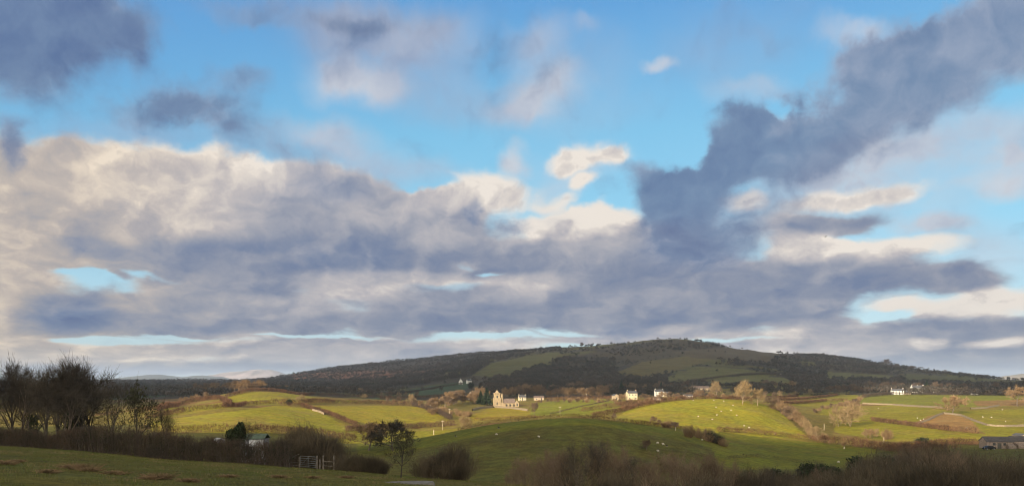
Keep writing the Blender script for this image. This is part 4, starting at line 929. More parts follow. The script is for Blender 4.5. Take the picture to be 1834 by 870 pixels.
def pick(n):
    px = rng.uniform(180, 1990, n); Y = np.exp(rng.uniform(np.log(880), np.log(3700), n)); x = (px - CX)/F*Y; z = H(x, Y); s = HZ - F*z/Y
    dn = np.full(n, .24) * (fbm(x/120, Y/120, 90) > .02)
    for poly, k in WD: dn = np.maximum(dn, np.where(inpoly(px, s + 1, poly), k, 0))
    for poly in NG: dn = np.where(inpoly(px, s, poly), .005, dn)
    dn = dn * np.clip(.75 + 2.2*fbm(x/70, Y/70, 95), .05, 1)
    k = rng.uniform(0, 1, n) < dn; return px[k], x[k], Y[k], z[k]
def wood(n, label, hs, m, q, seed, lo, hi):
    px, x, Y, z = pick(n); k = (px >= lo) & (px < hi); x, Y, z = x[k], Y[k], z[k]; m_ = len(x)
    h = rng.uniform(*hs, m_) * (1 + .4*fbm(x/60, Y/60, seed)); r = h * rng.uniform(.36, .55, m_)
    v = rng.normal(size=(m_, q, 3)); v /= np.linalg.norm(v, axis=2, keepdims=True); v[..., 2] = np.abs(v[..., 2])*1.1 - .35; rad = rng.uniform(.45, 1, (m_, q, 1))
    c = v * rad * np.stack([r, r, h*.55], -1)[:, None] + np.stack([x, Y, z + h*.5], -1)[:, None]
    V, Fq = leaves(c.reshape(-1, 3), 1.0, rng)
    s = np.repeat(r, q); C_ = np.repeat(c.reshape(-1, 3), 4, axis=0); V = C_ + (V - C_) * np.repeat(s, 4)[:, None] * .32
    T = tubes(np.c_[x, Y, z], np.c_[x, Y, z + h*.6], .3, .12, 3)
    V, Fq = join([(V, Fq), T]); o = mesh_obj('woodland', V, Fq, m); tag(o, label, 'wood', kind='stuff')
WOOD = mat('wood_crowns', (.078,.060,.046), rgb2=(.040,.037,.027), scale=.012)
wood(70000, 'bare winter wood spread over the long ridge', (5.5, 10), WOOD, 34, 7, 180, 1990)
SCR = mat('dark_scrub', (.034,.032,.022), scale=.02, var=.35)
px, x, Y, z = pick(14000); px2 = rng.uniform(880, 1800, 13000); Y2 = np.exp(rng.uniform(np.log(900), np.log(2500), 13000)); x2 = (px2 - CX)/F*Y2
k = fbm(x2/50, Y2/50, 99) > .03
for poly in NG: k &= ~inpoly(px2, HZ - F*H(x2, Y2)/Y2, poly)
x, Y = x2[k], Y2[k]; z = H(x, Y); m_ = len(x); r = rng.uniform(1, 2.6, m_)
c = rng.normal(size=(m_, 14, 3)); c /= np.linalg.norm(c, axis=2, keepdims=True); c[..., 2] = np.abs(c[..., 2])*.8
c = c * r[:, None, None] * .8 + np.stack([x, Y, z], -1)[:, None]; V, Fq = leaves(c.reshape(-1, 3), 1.0, rng); C_ = np.repeat(c.reshape(-1, 3), 4, axis=0)
V = C_ + (V - C_) * np.repeat(np.repeat(r, 14), 4)[:, None]*.5
tag(mesh_obj('undergrowth', V, Fq, SCR), 'gorse and juniper scrub dotted over the open ridge', 'scrub', kind='stuff')

# ------------------------------------------------------------------ grass of the near field
GR = mat('grass_blades', (.085,.105,.024), rgb2=(.12,.105,.040), scale=.5)
DRY = mat('dry_grass', (.20,.145,.07), scale=1.0, var=.3)
def blades(n, xr, yr, hs, w_, m, label, keep=None, tilt=.45):
    Y = np.sqrt(rng.uniform(yr[0]**2, yr[1]**2, n)); x = (rng.uniform(*xr, n) - CX)/F*Y
    if keep is not None: k = keep(x, Y); x, Y = x[k], Y[k]
    n = len(x); z = H(x, Y) - .02; h = rng.uniform(*hs, n); d = rng.normal(size=(n, 2))*tilt
    A = np.c_[x, Y, z]; B = np.c_[x + d[:, 0]*h, Y + d[:, 1]*h, z + h]; V, Fq = ribbons(A, B, w_, w_*.25, rng)
    tag(mesh_obj('grass', V, Fq, m), label, 'grass', kind='stuff')
blades(150000, (-60, 1010), (20, 92), (.05, .15), .012, GR, 'short green pasture grass of the near field', lambda x, Y: fbm(x/1.6, Y/1.6, 33, 3) > -.10)
blades(46000, (-60, 1000), (20, 90), (.08, .24), .009, DRY, 'dry straw coloured grass tufts in the near field', lambda x, Y: (fbm(x/3.2, Y/3.2, 44, 3) > .13) | ((fbm(x/1.0, Y/1.0, 47, 2) > .20)))

# ------------------------------------------------------------------ buildings
WHITE = mat('whitewash', (.74,.72,.66), scale=.8, var=.07, spec=.1)
CREAM = mat('cream_render', (.52,.44,.29), scale=.8, var=.08)
RUBBLE = mat('stone_rubble', (.36,.29,.20), scale=2.0, var=.32, bump=.5, bscale=5)
CHURCH = mat('church_stone', (.32,.25,.155), scale=1.6, var=.25, bump=.4, bscale=4)
SLATE = mat('slate', (.085,.085,.090), scale=1.5, var=.22, rough=.7)
LEADR = mat('warm_slate', (.16,.12,.10), scale=1.2, var=.2, rough=.8)
GLASS = mat('window_glass', (.03,.035,.04), rough=.15, spec=.5, scale=1)
POT = mat('chimney_pot', (.30,.14,.08), scale=3); DOORM = mat('dark_door', (.05,.05,.045), scale=2); TRIM = mat('painted_trim', (.70,.69,.64), scale=2, var=.05)
def house(px, py, wpx, hpx, y0, y1, label, wm=WHITE, rm=SLATE, rz=0.0, roof=.42, dep=6.5, chim=(-1, 1), wins=(3, 2), porch=False, gable=False, name='house', group=None, cat='house', door=True):
    """a pitched-roof building: foot at photo pixel px, py; width and overall height as they show there"""
    x, y, z = ground(px, py, y0, y1); W = wpx*y/F; Ht = hpx*y/F; r = empty(name, (x, y, z - .3), rz); tag(r, label, cat, group)
    hw, hd = W/2, dep/2; e = Ht*(1 - roof) + .3; t_ = Ht + .3
    m_ = MB()
    if gable:      # ridge runs away from the viewer
        m_.prism([(-hw, 0), (hw, 0), (hw, e), (0, t_), (-hw, e)], -hd, hd); m_.build('wall', wm, r)
        rf = MB(); o_ = .25
        for s in (-1, 1): rf.prism([(0, t_ + .18), (s*(hw + o_), e + .18 - o_*(t_-e)/hw), (s*(hw + o_), e - .02 - o_*(t_-e)/hw), (0, t_ + .03)][::s], -hd - .2, hd + .2)
        ro = rf.build('roof', rm, r)
    else:
        V = [(-hw,-hd,0),(hw,-hd,0),(hw,hd,0),(-hw,hd,0),(-hw,-hd,e),(hw,-hd,e),(hw,hd,e),(-hw,hd,e),(-hw,0,t_),(hw,0,t_)]
        m_.add(V, [(0,3,2,1),(0,1,5,4),(2,3,7,6),(1,2,6,9,5),(3,0,4,8,7),(4,5,9,8),(6,7,8,9)]); m_.build('wall', wm, r)
        rf = MB(); o_ = .25; k = (t_ - e)/hd
        for s in (-1, 1):
            a = [(-hw-.2, s*(hd+o_), e - o_*k + .03), (hw+.2, s*(hd+o_), e - o_*k + .03), (hw+.2, 0, t_ + .03), (-hw-.2, 0, t_ + .03)]
            rf.add(a + [(p[0], p[1], p[2] + .16) for p in a], [(0,1,2,3),(7,6,5,4),(0,4,5,1),(1,5,6,2),(2,6,7,3),(3,7,4,0)])
        ro = rf.build('roof', rm, r)
    for s in chim:
        c = MB(); cx = s*(hw - .45) if not gable else 0; cy = 0 if not gable else s*(hd - .45)
        c.box(cx - .38, cx + .38, cy - .3, cy + .3, t_ - .5, t_ + .85); c.build('chimney', wm, ro)
        p_ = MB(); p_.bar((cx - .15, cy, t_ + .85), (cx - .15, cy, t_ + 1.15), .11, .09); p_.bar((cx + .17, cy, t_ + .85), (cx + .17, cy, t_ + 1.15), .11, .09); p_.build('chimney_pot', POT, ro)
    nx, ny = wins
    for j in range(ny):
        for i in range(nx):
            wx = -hw + W*(i + .5)/nx; wz = e*((j + .55)/ny) ; ww = min(.5, W/nx*.26)
            if door and j == 0 and i == nx//2:
                MB().box(wx - .45, wx + .45, -hd - .06, -hd + .05, .25, 2.3).build('door', DOORM, r); continue
            f = MB(); f.box(wx - ww - .08, wx + ww + .08, -hd - .04, -hd + .06, wz - .62, wz + .62); fo = f.build('window', TRIM, r)
            MB().box(wx - ww, wx + ww, -hd - .06, -hd - .02, wz - .53, wz + .53).build('pane', GLASS, fo)
    if porch:
        q = MB(); q.prism([(-.9, 0), (.9, 0), (.9, 2.2), (0, 3.0), (-.9, 2.2)], -hd - 1.4, -hd + .02); q.build('porch', wm, r)
    return r
hs_ = 'white houses among the trees'
house(845, 714, 9, 13, 620, 900, 'brilliant white gabled cottage left of the church', gable=True, roof=.5, chim=(1,), wins=(1, 2), dep=8, rz=-.3)
house(825, 688, 7, 10, 900, 1500, 'white gabled cottage on the dim slope, left one of the pair', gable=True, roof=.5, chim=(1,), wins=(1, 2), rz=.1)
house(840, 686, 8, 7.5, 900, 1500, 'white cottage on the dim slope, right one of the pair', roof=.4, chim=(1,), wins=(2, 1), rz=.5)
house(752.5, 680.5, 4, 3.5, 900, 2000, 'tiny white cottage high on the dim left slope', roof=.4, chim=(), wins=(1, 1))
house(935, 717, 13, 10, 700, 930, 'cream rendered house right behind the church', wm=CREAM, chim=(-1, 1), wins=(3, 2), rz=.15, roof=.36)
house(965, 716, 18, 7, 700, 900, 'low tan barn right of the cream rendered house', wm=RUBBLE, rm=LEADR, chim=(), wins=(2, 1), roof=.4, name='barn', cat='barn')
house(1052, 693, 13, 9, 860, 1150, 'grey white house alone among dark trees on the slope', chim=(-1, 1), wins=(3, 2), roof=.38, rz=-.2)
house(1102, 716, 9, 11, 640, 860, 'small stone building with a square gable left of the cream house', wm=RUBBLE, gable=True, roof=.25, chim=(), wins=(1, 1), rz=.2, name='outhouse', cat='outhouse')
house(1131, 715.5, 17, 16, 620, 860, 'tall cream house with a bright front and tall chimneys', wm=CREAM, chim=(-1, 1), wins=(3, 2), roof=.26, dep=8, rz=.12, porch=True)
house(1180, 709, 15, 12, 640, 900, 'white house with dark roof above the sheep field', chim=(-1, 1), wins=(3, 2), roof=.32, rz=.05)
house(1194, 710, 9, 9, 640, 900, 'yellow stone wing joined to the right of the white house', wm=CREAM, chim=(), wins=(1, 2), roof=.3, name='cottage', cat='cottage', rz=.05)
house(1176, 717, 12, 6, 600, 820, 'low tan shed below the white house', wm=RUBBLE, rm=LEADR, chim=(), wins=(2, 1), roof=.3, name='barn', cat='barn', door=False)
house(1149, 692, 5, 4, 900, 1300, 'pale gable showing among dark trees above the cream house', chim=(), wins=(1, 1), roof=.4, gable=True)
house(1184, 692, 20, 6, 850, 1250, 'long dim roofed house behind the white house', wm=RUBBLE, chim=(-1,), wins=(4, 1), roof=.5)
house(1254, 701, 30, 10, 800, 1100, 'long stone building with three arched doors below dark trees', wm=RUBBLE, rm=LEADR, chim=(), wins=(3, 1), roof=.36, dep=9, name='barn', cat='barn')
house(1232, 712, 15, 6, 560, 760, 'low white shed on the top edge of the sheep field', rm=SLATE, chim=(), wins=(3, 1), roof=.34, name='shed', cat='shed', door=False)
house(1396, 671, 5, 4, 1000, 1700, 'tiny white cottage at the end of the dark slope hedge', chim=(), wins=(1, 1), roof=.4)
house(1562, 693, 14, 8, 850, 1250, 'grey roofed house with a white gable left of the white farmhouses', wm=RUBBLE, chim=(-1, 1), wins=(2, 1), roof=.55)
house(1568, 692, 4, 7, 830, 1250, 'small white end wall beside the grey roofed house', chim=(), wins=(1, 1), roof=.4, gable=True, name='cottage', cat='cottage')
house(1607, 706, 20, 10, 800, 1100, 'left white farmhouse with several chimneys on the right', chim=(-1, 1), wins=(4, 2), roof=.34, rz=-.25)
house(1623, 706, 12, 8, 800, 1100, 'dark roofed barn between the two white farmhouses', wm=RUBBLE, chim=(), wins=(2, 1), roof=.5, name='barn', cat='barn')
house(1643, 703, 22, 13, 800, 1150, 'right white farmhouse, largest of the white buildings', chim=(-1, 0, 1), wins=(4, 2), roof=.36, rz=.05, dep=8)
house(1640, 690, 18, 5, 1000, 1500, 'pale roofed house high behind the right farmhouse', wm=RUBBLE, rm=mat('pale_roof', (.35,.35,.36), scale=1), chim=(1,), wins=(3, 1), roof=.5)
house(1676, 703, 6, 4, 800, 1150, 'tiny white hut right of the white farmhouses', chim=(), wins=(1, 1), roof=.4, name='hut', cat='hut')
house(1745, 706.5, 8, 3.5, 760, 1100, 'low white hut in the far hedge at the right', chim=(), wins=(2, 1), roof=.4, name='hut', cat='hut')
house(774, 727, 7, 4, 520, 720, 'small white roofed hut by the lane corner', chim=(), wins=(1, 1), roof=.5, rm=TRIM, name='hut', cat='hut')
house(1828, 786, 14, 10, 330, 480, 'small lit stone gable behind the farm at the right edge', wm=CHURCH, chim=(), wins=(1, 1), roof=.3, gable=True, name='outhouse', cat='outhouse')

# the church: west tower with a corner turret and capped roof, nave with buttresses and arched windows, porch, lower chancel
x, y, z = ground(890, 729, 600, 760); s = y/F
ch = empty('church', (x, y, z - .3), .10); tag(ch, 'stone church with a square tower on the green mound', 'church')
tw_ = 5.2; th_ = 24.5*s
t1 = MB().box(-tw_/2, tw_/2, -tw_/2, tw_/2, 0, th_)
t1.box(-tw_/2 - .25, tw_/2 + .25, -tw_/2 - .25, tw_/2 + .25, 0, 1.0); t1.box(-tw_/2 - .14, tw_/2 + .14, -tw_/2 - .14, tw_/2 + .14, th_*.55, th_*.55 + .3)
for a in (-1, 1):
    for b_ in (-1, 1): t1.box(a*tw_/2 - .5, a*tw_/2 + .5, b_*tw_/2 - .5, b_*tw_/2 + .5, 0, th_*.72)
tower = t1.build('tower', CHURCH, ch)
pp = MB()
for i in range(4):
    for sx_, sy_ in ((1, 0), (-1, 0), (0, 1), (0, -1)):
        o_ = -tw_/2 + .5 + i*(tw_ - 1)/3; cx, cy = (sx_*tw_/2, o_) if sx_ else (o_, sy_*tw_/2)
        pp.box(cx - .35, cx + .35, cy - .35, cy + .35, th_ + .003, th_ + .9)
pp.build('battlement', CHURCH, tower)
cp = MB(); cp.add([(-2.3,-2.3,th_+.2),(2.3,-2.3,th_+.2),(2.3,2.3,th_+.2),(-2.3,2.3,th_+.2),(0,0,th_+3.6)], [(0,1,4),(1,2,4),(2,3,4),(3,0,4),(3,2,1,0)]); cp.build('spire', CHURCH, tower)
tu = MB(); tu.bar((tw_/2 + 1.6, -1.2, 0), (tw_/2 + 1.6, -1.2, th_ - 1.0), 1.15, 1.1, 8); tu.bar((tw_/2 + 1.6, -1.2, th_ - 1.0), (tw_/2 + 1.6, -1.2, th_ + .8), 1.25, .05, 8); tu.build('turret', CHURCH, ch)
def arch(cx, cz, w_, h_, y_, name, parent, m=GLASS):
    pts = [(cx - w_, cz)] + [(cx + w_*cos(a), cz + h_ + w_*1.2*sin(a)) for a in np.linspace(pi, 0, 9)] + [(cx + w_, cz)]
    return MB().prism(pts, y_ - .08, y_ + .05).build(name, m, parent)
arch(0, th_*.72, .55, 1.4, -tw_/2 - .02, 'belfry_window', tower); arch(0, th_*.25, .45, 1.3, -tw_/2 - .02, 'window', tower)
n0, n1 = tw_/2 + 2.9, tw_/2 + 12.4; ez, rz_ = 4.2, 7.6; nd_ = 4.0
nv = MB(); nv.add([(n0,-nd_,0),(n1,-nd_,0),(n1,nd_,0),(n0,nd_,0),(n0,-nd_,ez),(n1,-nd_,ez),(n1,nd_,ez),(n0,nd_,ez),(n0,0,rz_),(n1,0,rz_)], [(0,1,5,4),(2,3,7,6),(1,2,6,9,5),(3,0,4,8,7),(4,5,9,8),(6,7,8,9)])
nv.box(n0 - 2.9, n0, -nd_*.7, nd_*.7, 0, ez); nave = nv.build('nave', CHURCH, ch)
rf = MB()
for s_ in (-1, 1):
    k = (rz_ - ez)/nd_; a = [(n0 - .2, s_*(nd_ + .3), ez - .3*k + .04), (n1 + .2, s_*(nd_ + .3), ez - .3*k + .04), (n1 + .2, 0, rz_ + .04), (n0 - .2, 0, rz_ + .04)]
    rf.add(a + [(p[0], p[1], p[2] + .18) for p in a], [(0,1,2,3),(7,6,5,4),(0,4,5,1),(1,5,6,2),(2,6,7,3),(3,7,4,0)])
rf.build('roof', LEADR, ch)
for i in range(4):
    bx = n0 + 1 + i*3.1; bu = MB().box(bx - .4, bx + .4, -nd_ - 1.0, -nd_, 0, 3.4); bu.build('buttress', CHURCH, ch)
    if i < 3: arch(bx + 1.55, 1.4, .5, 1.1, -nd_ - .02, 'window', nave)
pc = MB().prism([(n1 - .2, 0), (n1 + 3.2, 0), (n1 + 3.2, 4.0), (n1 + 1.5, 6.2), (n1 - .2, 4.0)], -nd_ - .8, nd_ - .5); chn = pc.build('chancel', CHURCH, ch); arch(n1 + 1.5, 1.6, .7, 1.5, -nd_ - .82, 'window', chn)

# the stone farm at the lower right, in shade
BARN = mat('barn_stone', (.16,.13,.11), scale=2.2, var=.3, bump=.5, bscale=4)
def farm(px, py, W, Hh, dep, label, rz, y0, y1, lean, name='barn'):
    x, y, z = ground(px, py, y0, y1); r = empty(name, (x, y, z - .4), rz); tag(r, label, 'barn'); e = Hh*.62 + .4; t_ = Hh + .4; hw, hd = W/2, dep/2
    MB().add([(-hw,-hd,0),(hw,-hd,0),(hw,hd,0),(-hw,hd,0),(-hw,-hd,e),(hw,-hd,e),(hw,hd,e),(-hw,hd,e),(-hw,0,t_),(hw,0,t_)], [(0,1,5,4),(2,3,7,6),(1,2,6,9,5),(3,0,4,8,7),(4,5,9,8),(6,7,8,9)]).build('wall', BARN, r)
    rf = MB(); k = (t_ - e)/hd
    for s_ in (-1, 1):
        a = [(-hw-.25, s_*(hd+.3), e - .3*k + .04), (hw+.25, s_*(hd+.3), e - .3*k + .04), (hw+.25, 0, t_ + .04), (-hw-.25, 0, t_ + .04)]
        rf.add(a + [(p[0], p[1], p[2] + .15) for p in a], [(0,1,2,3),(7,6,5,4),(0,4,5,1),(1,5,6,2),(2,6,7,3),(3,7,4,0)])
    rf.build('roof', mat('dark_slate', (.045,.043,.045), scale=1.4, var=.25), r)
    for wx in (-.45*hw, .35*hw): MB().box(wx - .5, wx + .5, -hd - .05, -hd + .04, e*.55, e*.55 + .9).build('window', GLASS, r)
    MB().box(-.05*hw - .7, -.05*hw + .7, -hd - .05, -hd + .04, .4, 2.6).build('door', DOORM, r)
    if lean:
        l0, l1, lh = lean; MB().add([(l0,-hd-2.6,0),(l1,-hd-2.6,0),(l1,-hd-.01,0),(l0,-hd-.01,0),(l0,-hd-2.6,lh*.7),(l1,-hd-2.6,lh*.7),(l1,-hd-.01,lh),(l0,-hd-.01,lh)], [(0,1,5,4),(1,2,6,5),(3,0,4,7),(4,5,6,7),(2,3,7,6)]).build('lean_to', BARN, r)
    return r
farm(1784, 802, 9.6, 4.4, 6.0, 'dark roofed stone barn beside the parked car', -.10, 270, 330, (2.0, 4.6, 2.4))
farm(1834, 801, 11.0, 4.4, 6.0, 'dark roofed stone barn cut by the right edge of the view', -.06, 270, 330, (-5.2, -1.5, 2.6))

# car by the barn
def car(px, py, label):
    x, y, z = ground(px, py, 250, 330); r = empty('parked_car', (x, y - 4.2, float(H(x, y - 4.2)[0]) + .02), .12); tag(r, label, 'car')
    P_ = mat('black_car_paint', (.012,.013,.018), rough=.25, spec=.5, scale=2)
    prof = [(-2.2,.42),(-2.25,.75),(-2.1,.98),(-1.35,1.04),(-.75,1.52),(.85,1.56),(1.65,1.10),(2.15,1.0),(2.28,.7),(2.2,.42)]
    b_ = MB().prism(prof, -.84, .84); body = b_.build('body', P_, r)
    for s_ in (-1, 1): MB().prism([(-1.15,1.06),(-.68,1.45),(.80,1.48),(1.42,1.10)], s_*.845 - .012, s_*.845 + .012).build('side_window', GLASS, body)
    MB().add([(-1.40,-.72,1.06),(-1.40,.72,1.06),(-.80,.66,1.53),(-.80,-.66,1.53)], [(0,1,2,3)]).build('windscreen', GLASS, body)
    for wx in (-1.4, 1.4):
        for s_ in (-1, 1):
            w_ = MB().bar((wx, s_*.70, .33), (wx, s_*.90, .33), .33, .33, 16).build('wheel', DOORM, r); MB().bar((wx, s_*.70, .33), (wx, s_*.915, .33), .19, .19, 12).build('rim', mat('alloy', (.4,.4,.4), metal=.8, rough=.4), w_)
    for s_ in (-1, 1): MB().box(-2.27, -2.2, s_*.62 - .16, s_*.62 + .16, .72, .86).build('headlight', TRIM, r); MB().box(2.2, 2.29, s_*.66 - .12, s_*.66 + .12, .76, .92).build('tail_light', mat('tail_red', (.3,.01,.01)), r)
car(1759, 804, 'black car parked left of the stone barn at the lower right')

# long green roofed shed and a tin shelter behind the big hedge
x, y, z = gp(456, 176); zt = -(776.5 - HZ)/F*y; Wd = 44*y/F
sh = empty('long_shed', (x, y, z - .2), -.05); tag(sh, 'long low shed with a green roof and white boarded side', 'shed')
BRD = mat('white_boards', (.52,.53,.56), scale=1.5, var=.2); hh = zt - z + .2
bd = MB(); bd.box(-Wd/2, Wd/2, -1.6, 1.6, 0, hh - 1.0); bd.build('wall', mat('shed_frame', (.14,.14,.15), scale=1), sh)
for i in range(11):
    bx = -Wd/2 + .12 + i*(Wd - .24)/11
    if i not in (3,): MB().box(bx + .03, bx + (Wd - .24)/11 - .03, -1.66, -1.603, .3, hh - 1.08).build('board', BRD, sh)
rf = MB(); rf.prism([(-2.0, hh - 1.05), (0, hh), (2.0, hh - 1.05), (2.0, hh - .93), (0, hh + .12), (-2.0, hh - .93)], -Wd/2 - .2, Wd/2 + .2)
V = [(yy, xx, zz) for xx, yy, zz in rf.V]; mesh_obj('roof', V, [f[::-1] for f in rf.F], mat('green_roof', (.085,.115,.085), scale=1, var=.2), sh)
house(392, 789, 11, 8, 150, 230, 'pale tin shelter with a slanting roof behind the big hedge', wm=mat('tin', (.32,.34,.36), scale=1, metal=.3, rough=.5), rm=mat('pale_roof', (.35,.35,.36), scale=1), chim=(), wins=(1, 1), roof=.45, rz=-.5, dep=2.4, name='shelter', cat='shelter', door=False)

# ------------------------------------------------------------------ gate and rails at the end of the big hedge
WOODG = mat('weathered_wood', (.14,.12,.10), scale=4, var=.3); METAL = mat('galvanised', (.15,.15,.145), rough=.5, metal=.5, scale=3)
def fp(px, Y): return np.array(gp(px, Y))
a, b_ = fp(538, 74), fp(566, 73); d = b_ - a; L = np.hypot(d[0], d[1]); g = empty('field_gate', tuple(a), atan2(d[1], d[0])); tag(g, 'metal barred field gate at the end of the big hedge', 'gate')
sl_ = d[2]/L
for i, hz in enumerate((.25,.42,.60,.80,1.02,1.22)):
    MB().bar((0, 0, hz), (L, 0, hz + sl_*L), .024 if i < 5 else .034).build('bar', METAL, g)
for f in (0, .5, 1): MB().bar((L*f, 0, .2 + sl_*L*f), (L*f, 0, 1.24 + sl_*L*f), .03).build('stile', METAL, g)
MB().bar((0, .03, .25), (L*.5, .03, 1.2 + sl_*L*.5), .02).build('brace', METAL, g)
fe = empty('rail_fence', tuple(fp(568, 73))); tag(fe, 'wooden post and rail fence right of the metal gate', 'fence')
ps = [fp(p, Y) - fp(568, 73) for p, Y in ((568,73),(573,73),(579,72.5),(598,72))]
for i, p in enumerate(ps): MB().bar(p - (0, 0, .3), p + (0, 0, (1.35,1.05,1.4,1.45)[i]), .075, .07, 7).build('post', WOODG, fe)
for hz in (.45, .85): MB().bar(ps[2] + (0, 0, hz), ps[3] + (0, 0, hz), .035, .035, 5).build('rail', WOODG, fe)
fe = empty('rail_fence', tuple(fp(516, 75))); tag(fe, 'short broken wooden rails left of the metal gate', 'fence')
ps = [fp(p, Y) - fp(516, 75) for p, Y in ((518,75),(536,74.2))]
for p in ps: MB().bar(p - (0, 0, .3), p + (0, 0, 1.15), .07, .06, 7).build('post', WOODG, fe)
for hz, s_ in ((.30,.0), (.60,-.05), (.9,.5)): MB().bar(ps[0] + (0, 0, hz), ps[1] + (0, 0, hz + s_), .035, .03, 5).build('rail', WOODG, fe)

# poles
def pole(px, py, hpx, y0, y1, label, arm=True, m=None, r=.11):
    x, y, z = ground(px, py, y0, y1); Hh = hpx*y/F; o = empty('utility_pole' if arm else 'post', (x, y, z - .2)); tag(o, label, 'pole' if arm else 'post')
    MB().bar((0, 0, 0), (0, 0, Hh + .2), r, r*.75, 8).build('pole' if arm else 'stake', m or mat('pale_pole', (.42,.35,.25), scale=2), o)
    if arm: MB().box(-.8, .8, -.06, .06, Hh - .5, Hh - .36).build('crossarm', mat('pale_pole', (.42,.35,.25)), o); [MB().bar((q, 0, Hh - .36), (q, 0, Hh - .2), .04, .03).build('insulator', TRIM, o) for q in (-.7, 0, .7)]
pole(1003, 743, 16, 470, 620, 'pale utility pole on the green village field')
pole(805, 746, 15, 440, 620, 'bright utility pole by the lane below the orchard')
pole(793, 769, 18, 300, 420, 'utility pole standing in the hollow behind the dark hill')
pole(777, 775, 9, 300, 400, 'short pale post on the left end of the dark hill crest', arm=False, r=.22)
pole(1050, 713, 9, 640, 820, 'utility pole in front of the brown belt of trees')
pole(1210, 770, 6, 290, 345, 'pale stake in the hedge line above the dark hill', arm=False)
pole(548, 765, 10, 290, 340, 'sunlit stake in the hedge at the foot of the large left field', arm=False, r=.12)
pole(1583, 795, 13, 300, 400, 'pale dead trunk in the orange thicket', arm=False, r=.16)
pole(1476, 770, 12, 360, 470, 'pale dead trunk in the tree line beside the sheep field', arm=False, r=.16)

# ------------------------------------------------------------------ sheep
def make_sheep(seed, dark=False):
    rng = np.random.default_rng(seed); wool = mat('dark_wool', (.03,.025,.02), scale=6) if dark else mat('wool', (.50,.45,.36), scale=6, var=.15); face = mat('sheep_face', (.10,.09,.08) if dark else (.45,.40,.33), scale=5)
    bm_ = bpy.data.meshes.new('sheep'); ed = [(0,0,.62),(.35,0,.66),(-.38,0,.62),(.52,0,.80),(.66,0,.84),(.30,.14,.36),(.30,-.14,.36),(-.34,.14,.36),(-.34,-.14,.36),(.30,.14,.02),(.30,-.14,.02),(-.34,.15,.02),(-.34,-.15,.02),(.80,0,.74),(-.52,0,.58)]
    if seed % 2: ed[3], ed[4], ed[13] = (.55,0,.50), (.66,0,.30), (.76,0,.14)      # head down, grazing
    bm_.from_pydata(ed, [(0,1),(0,2),(1,3),(3,4),(1,5),(1,6),(2,7),(2,8),(5,9),(6,10),(7,11),(8,12),(4,13),(2,14)], [])
    o = bpy.data.objects.new('sheep', bm_); col.objects.link(o); mo = o.modifiers.new('skin', 'SKIN'); sv = bm_.skin_vertices[0].data
    for i, r_ in enumerate([.30,.27,.28,.14,.11,.075,.075,.08,.08,.04,.04,.04,.04,.06,.10]): sv[i].radius = (r_, r_)
    sv[0].use_root = True; mo.use_smooth_shade = True; s2 = o.modifiers.new('sub', 'SUBSURF'); s2.levels = 1; s2.render_levels = 1
    dg = bpy.context.evaluated_depsgraph_get(); me = bpy.data.meshes.new_from_object(o.evaluated_get(dg)); bpy.data.objects.remove(o)
    o = bpy.data.objects.new('sheep', me); me.materials.clear(); me.materials.append(wool); me.materials.append(face)
    for p in me.polygons: c = p.center; p.material_index = 1 if c[0] > .60 or c[2] < .30 and c[0] < .5 else 0
    return o
SH = [make_sheep(0), make_sheep(1)]; SD = [make_sheep(3, True)]
def sheep(px, py, y0, y1, label, group, dark=False, k=1.0):
    src = rnd.choice(SD if dark else SH); o = src.copy(); col.objects.link(o); x, y, z = ground(px, py, y0, y1); o.location = (x, y, z - .02); o.scale = (.64*k,)*3; o.rotation_euler = (0, 0, rnd.choice((0, pi)) + rnd.uniform(-.8, .8)); tag(o, label, 'sheep', group)
for p in [(1282.7,729.6),(1313,726),(1292,737),(1309.7,734.8),(1283.7,743.5),(1319.7,744),(1250.5,746),(1276,751.5),(1332.6,762.8),(1341.6,766),(1388,777),(1278,717),(1296,718.5),(1241.8,717.5)]:
    sheep(*p, 330, 560, 'white sheep grazing on the sunlit green hill below the golden trees', 'sheep on the sunlit hill')
for p in [(1178,793.8),(1188,796.8),(1178.6,809)]: sheep(*p, 180, 300, 'white sheep on the shaded hillside beside the lone thorn tree', 'sheep by the thorn tree', k=1.15)
sheep(1194, 799, 180, 300, 'black sheep on the shaded hillside near the thorn tree', None, True)
sheep(1258, 788, 220, 320, 'white sheep by the clump of dark thorns', None)
sheep(889, 778.6, 200, 275, 'white sheep on the upper left face of the dark hill', None); sheep(965, 783, 200, 270, 'white sheep in the middle of the dark hill face', None)
for p in [(815.5,781.5),(893,767)]: sheep(*p, 200, 300, 'dark sheep on the left shoulder of the dark hill', 'dark sheep on the dark hill', True)
for p in [(1573,731.5),(1622.7,754.5),(1648.6,752.8),(1654,750.7),(1589,755),(1643,749)]: sheep(*p, 330, 700, 'white sheep in the field right of the golden willow', 'sheep right of the willow', k=1.2)
for p in [(1731,766.5),(1776,748),(1801,755),(1795,734),(1760,747)]: sheep(*p, 300, 700, 'white sheep in the green fields round the lone oak', 'sheep round the lone oak', k=1.2)
for p in [(1417,719),(1440,719)]: sheep(*p, 480, 800, 'white sheep in the field beyond the tree line', 'sheep beyond the tree line', k=1.2)
for p in [(1502,828),(1512,803)]: sheep(*p, 180, 330, 'white sheep low in the shaded field by the lower right wood', 'sheep by the wood', k=1.1)

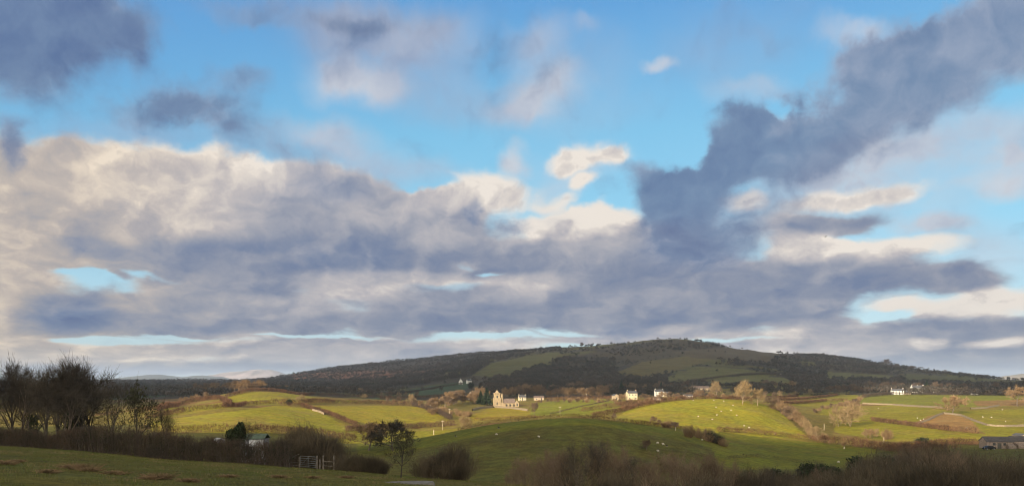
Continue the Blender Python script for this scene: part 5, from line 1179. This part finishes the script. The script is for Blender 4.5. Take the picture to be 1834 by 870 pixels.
# a bird high over the ridge
bx, by = (1478 - CX)/F*160, 160.0; bz = (HZ - 424)/F*160
br = bpy.data.objects.new('bird', bpy.data.meshes.new('bird')); col.objects.link(br); br.location = (bx, by, bz)
q = MB(); q.bar((-.22, 0, 0), (.05, 0, .02), .03, .07, 8); q.bar((.05, 0, .02), (.26, 0, .03), .07, .02, 8)
for s_ in (-1, 1): q.add([(.10, 0, .03), (-.08, 0, .03), (-.10, s_*.30, .16), (.06, s_*.32, .17), (-.16, s_*.62, .10)], [(0,1,2,3),(3,2,4)])
q.add([(-.2, .0, 0), (-.36, .07, 0), (-.36, -.07, 0)], [(0,1,2)])
br.data.from_pydata([tuple(v) for v in q.V], [], q.F); br.data.materials.append(mat('bird_black', (.02,.02,.02))); br.rotation_euler = (0, .1, .6); tag(br, 'small dark bird flying high against the grey cloud', 'bird')

# a worn stone slab at the bottom of the near field, and brown tussocks
x, y, z = gp(732, 50.5)
sb = MB(); k = 14; sb.add([(1.75*cos(2*pi*i/k)*(1 + .1*sin(3*i)), .9*sin(2*pi*i/k)*(1 + .1*cos(5*i)), -.2) for i in range(k)] + [(1.65*cos(2*pi*i/k)*(1 + .1*sin(3*i)), .82*sin(2*pi*i/k)*(1 + .1*cos(5*i)), .10 + .03*sin(i)) for i in range(k)], [(i, (i+1) % k, k + (i+1) % k, k + i) for i in range(k)] + [tuple(range(k, 2*k))])
tag(sb.build('stone_slab', mat('grey_slab', (.15,.14,.13), scale=3, var=.2), loc=(x, y, z)), 'flat grey slab at the bottom of the near field', 'stone')
TU = mat('brown_tussock', (.17,.115,.062), scale=2, var=.4)
for px, Y, s_ in ((143, 38, .9), (130, 39, .5), (158, 37, .5), (205, 36, .45), (285, 35, .7), (268, 34, .4), (8, 38, .6), (30, 42, .4), (86, 33, .4), (340, 34, .45), (410, 41, .4), (500, 44, .5), (560, 47, .4), (620, 52, .4)):
    x, y, z = gp(px, Y); n = 520; rng = np.random.default_rng(px); a = rng.normal(size=(n, 2))*.26*s_; dr = np.c_[a*.9 + rng.normal(size=(n, 2))*.12, rng.uniform(.15, .42, n)*s_]
    A = np.c_[a, H(x + a[:, 0], y + a[:, 1]) - z]; o = mesh_obj('tussock', *ribbons(A, A + dr, .010, .004, rng), TU, loc=(x, y, z)); tag(o, 'brown tussock of dead stalks in the near field', 'tussock', 'brown tussocks in the near field')
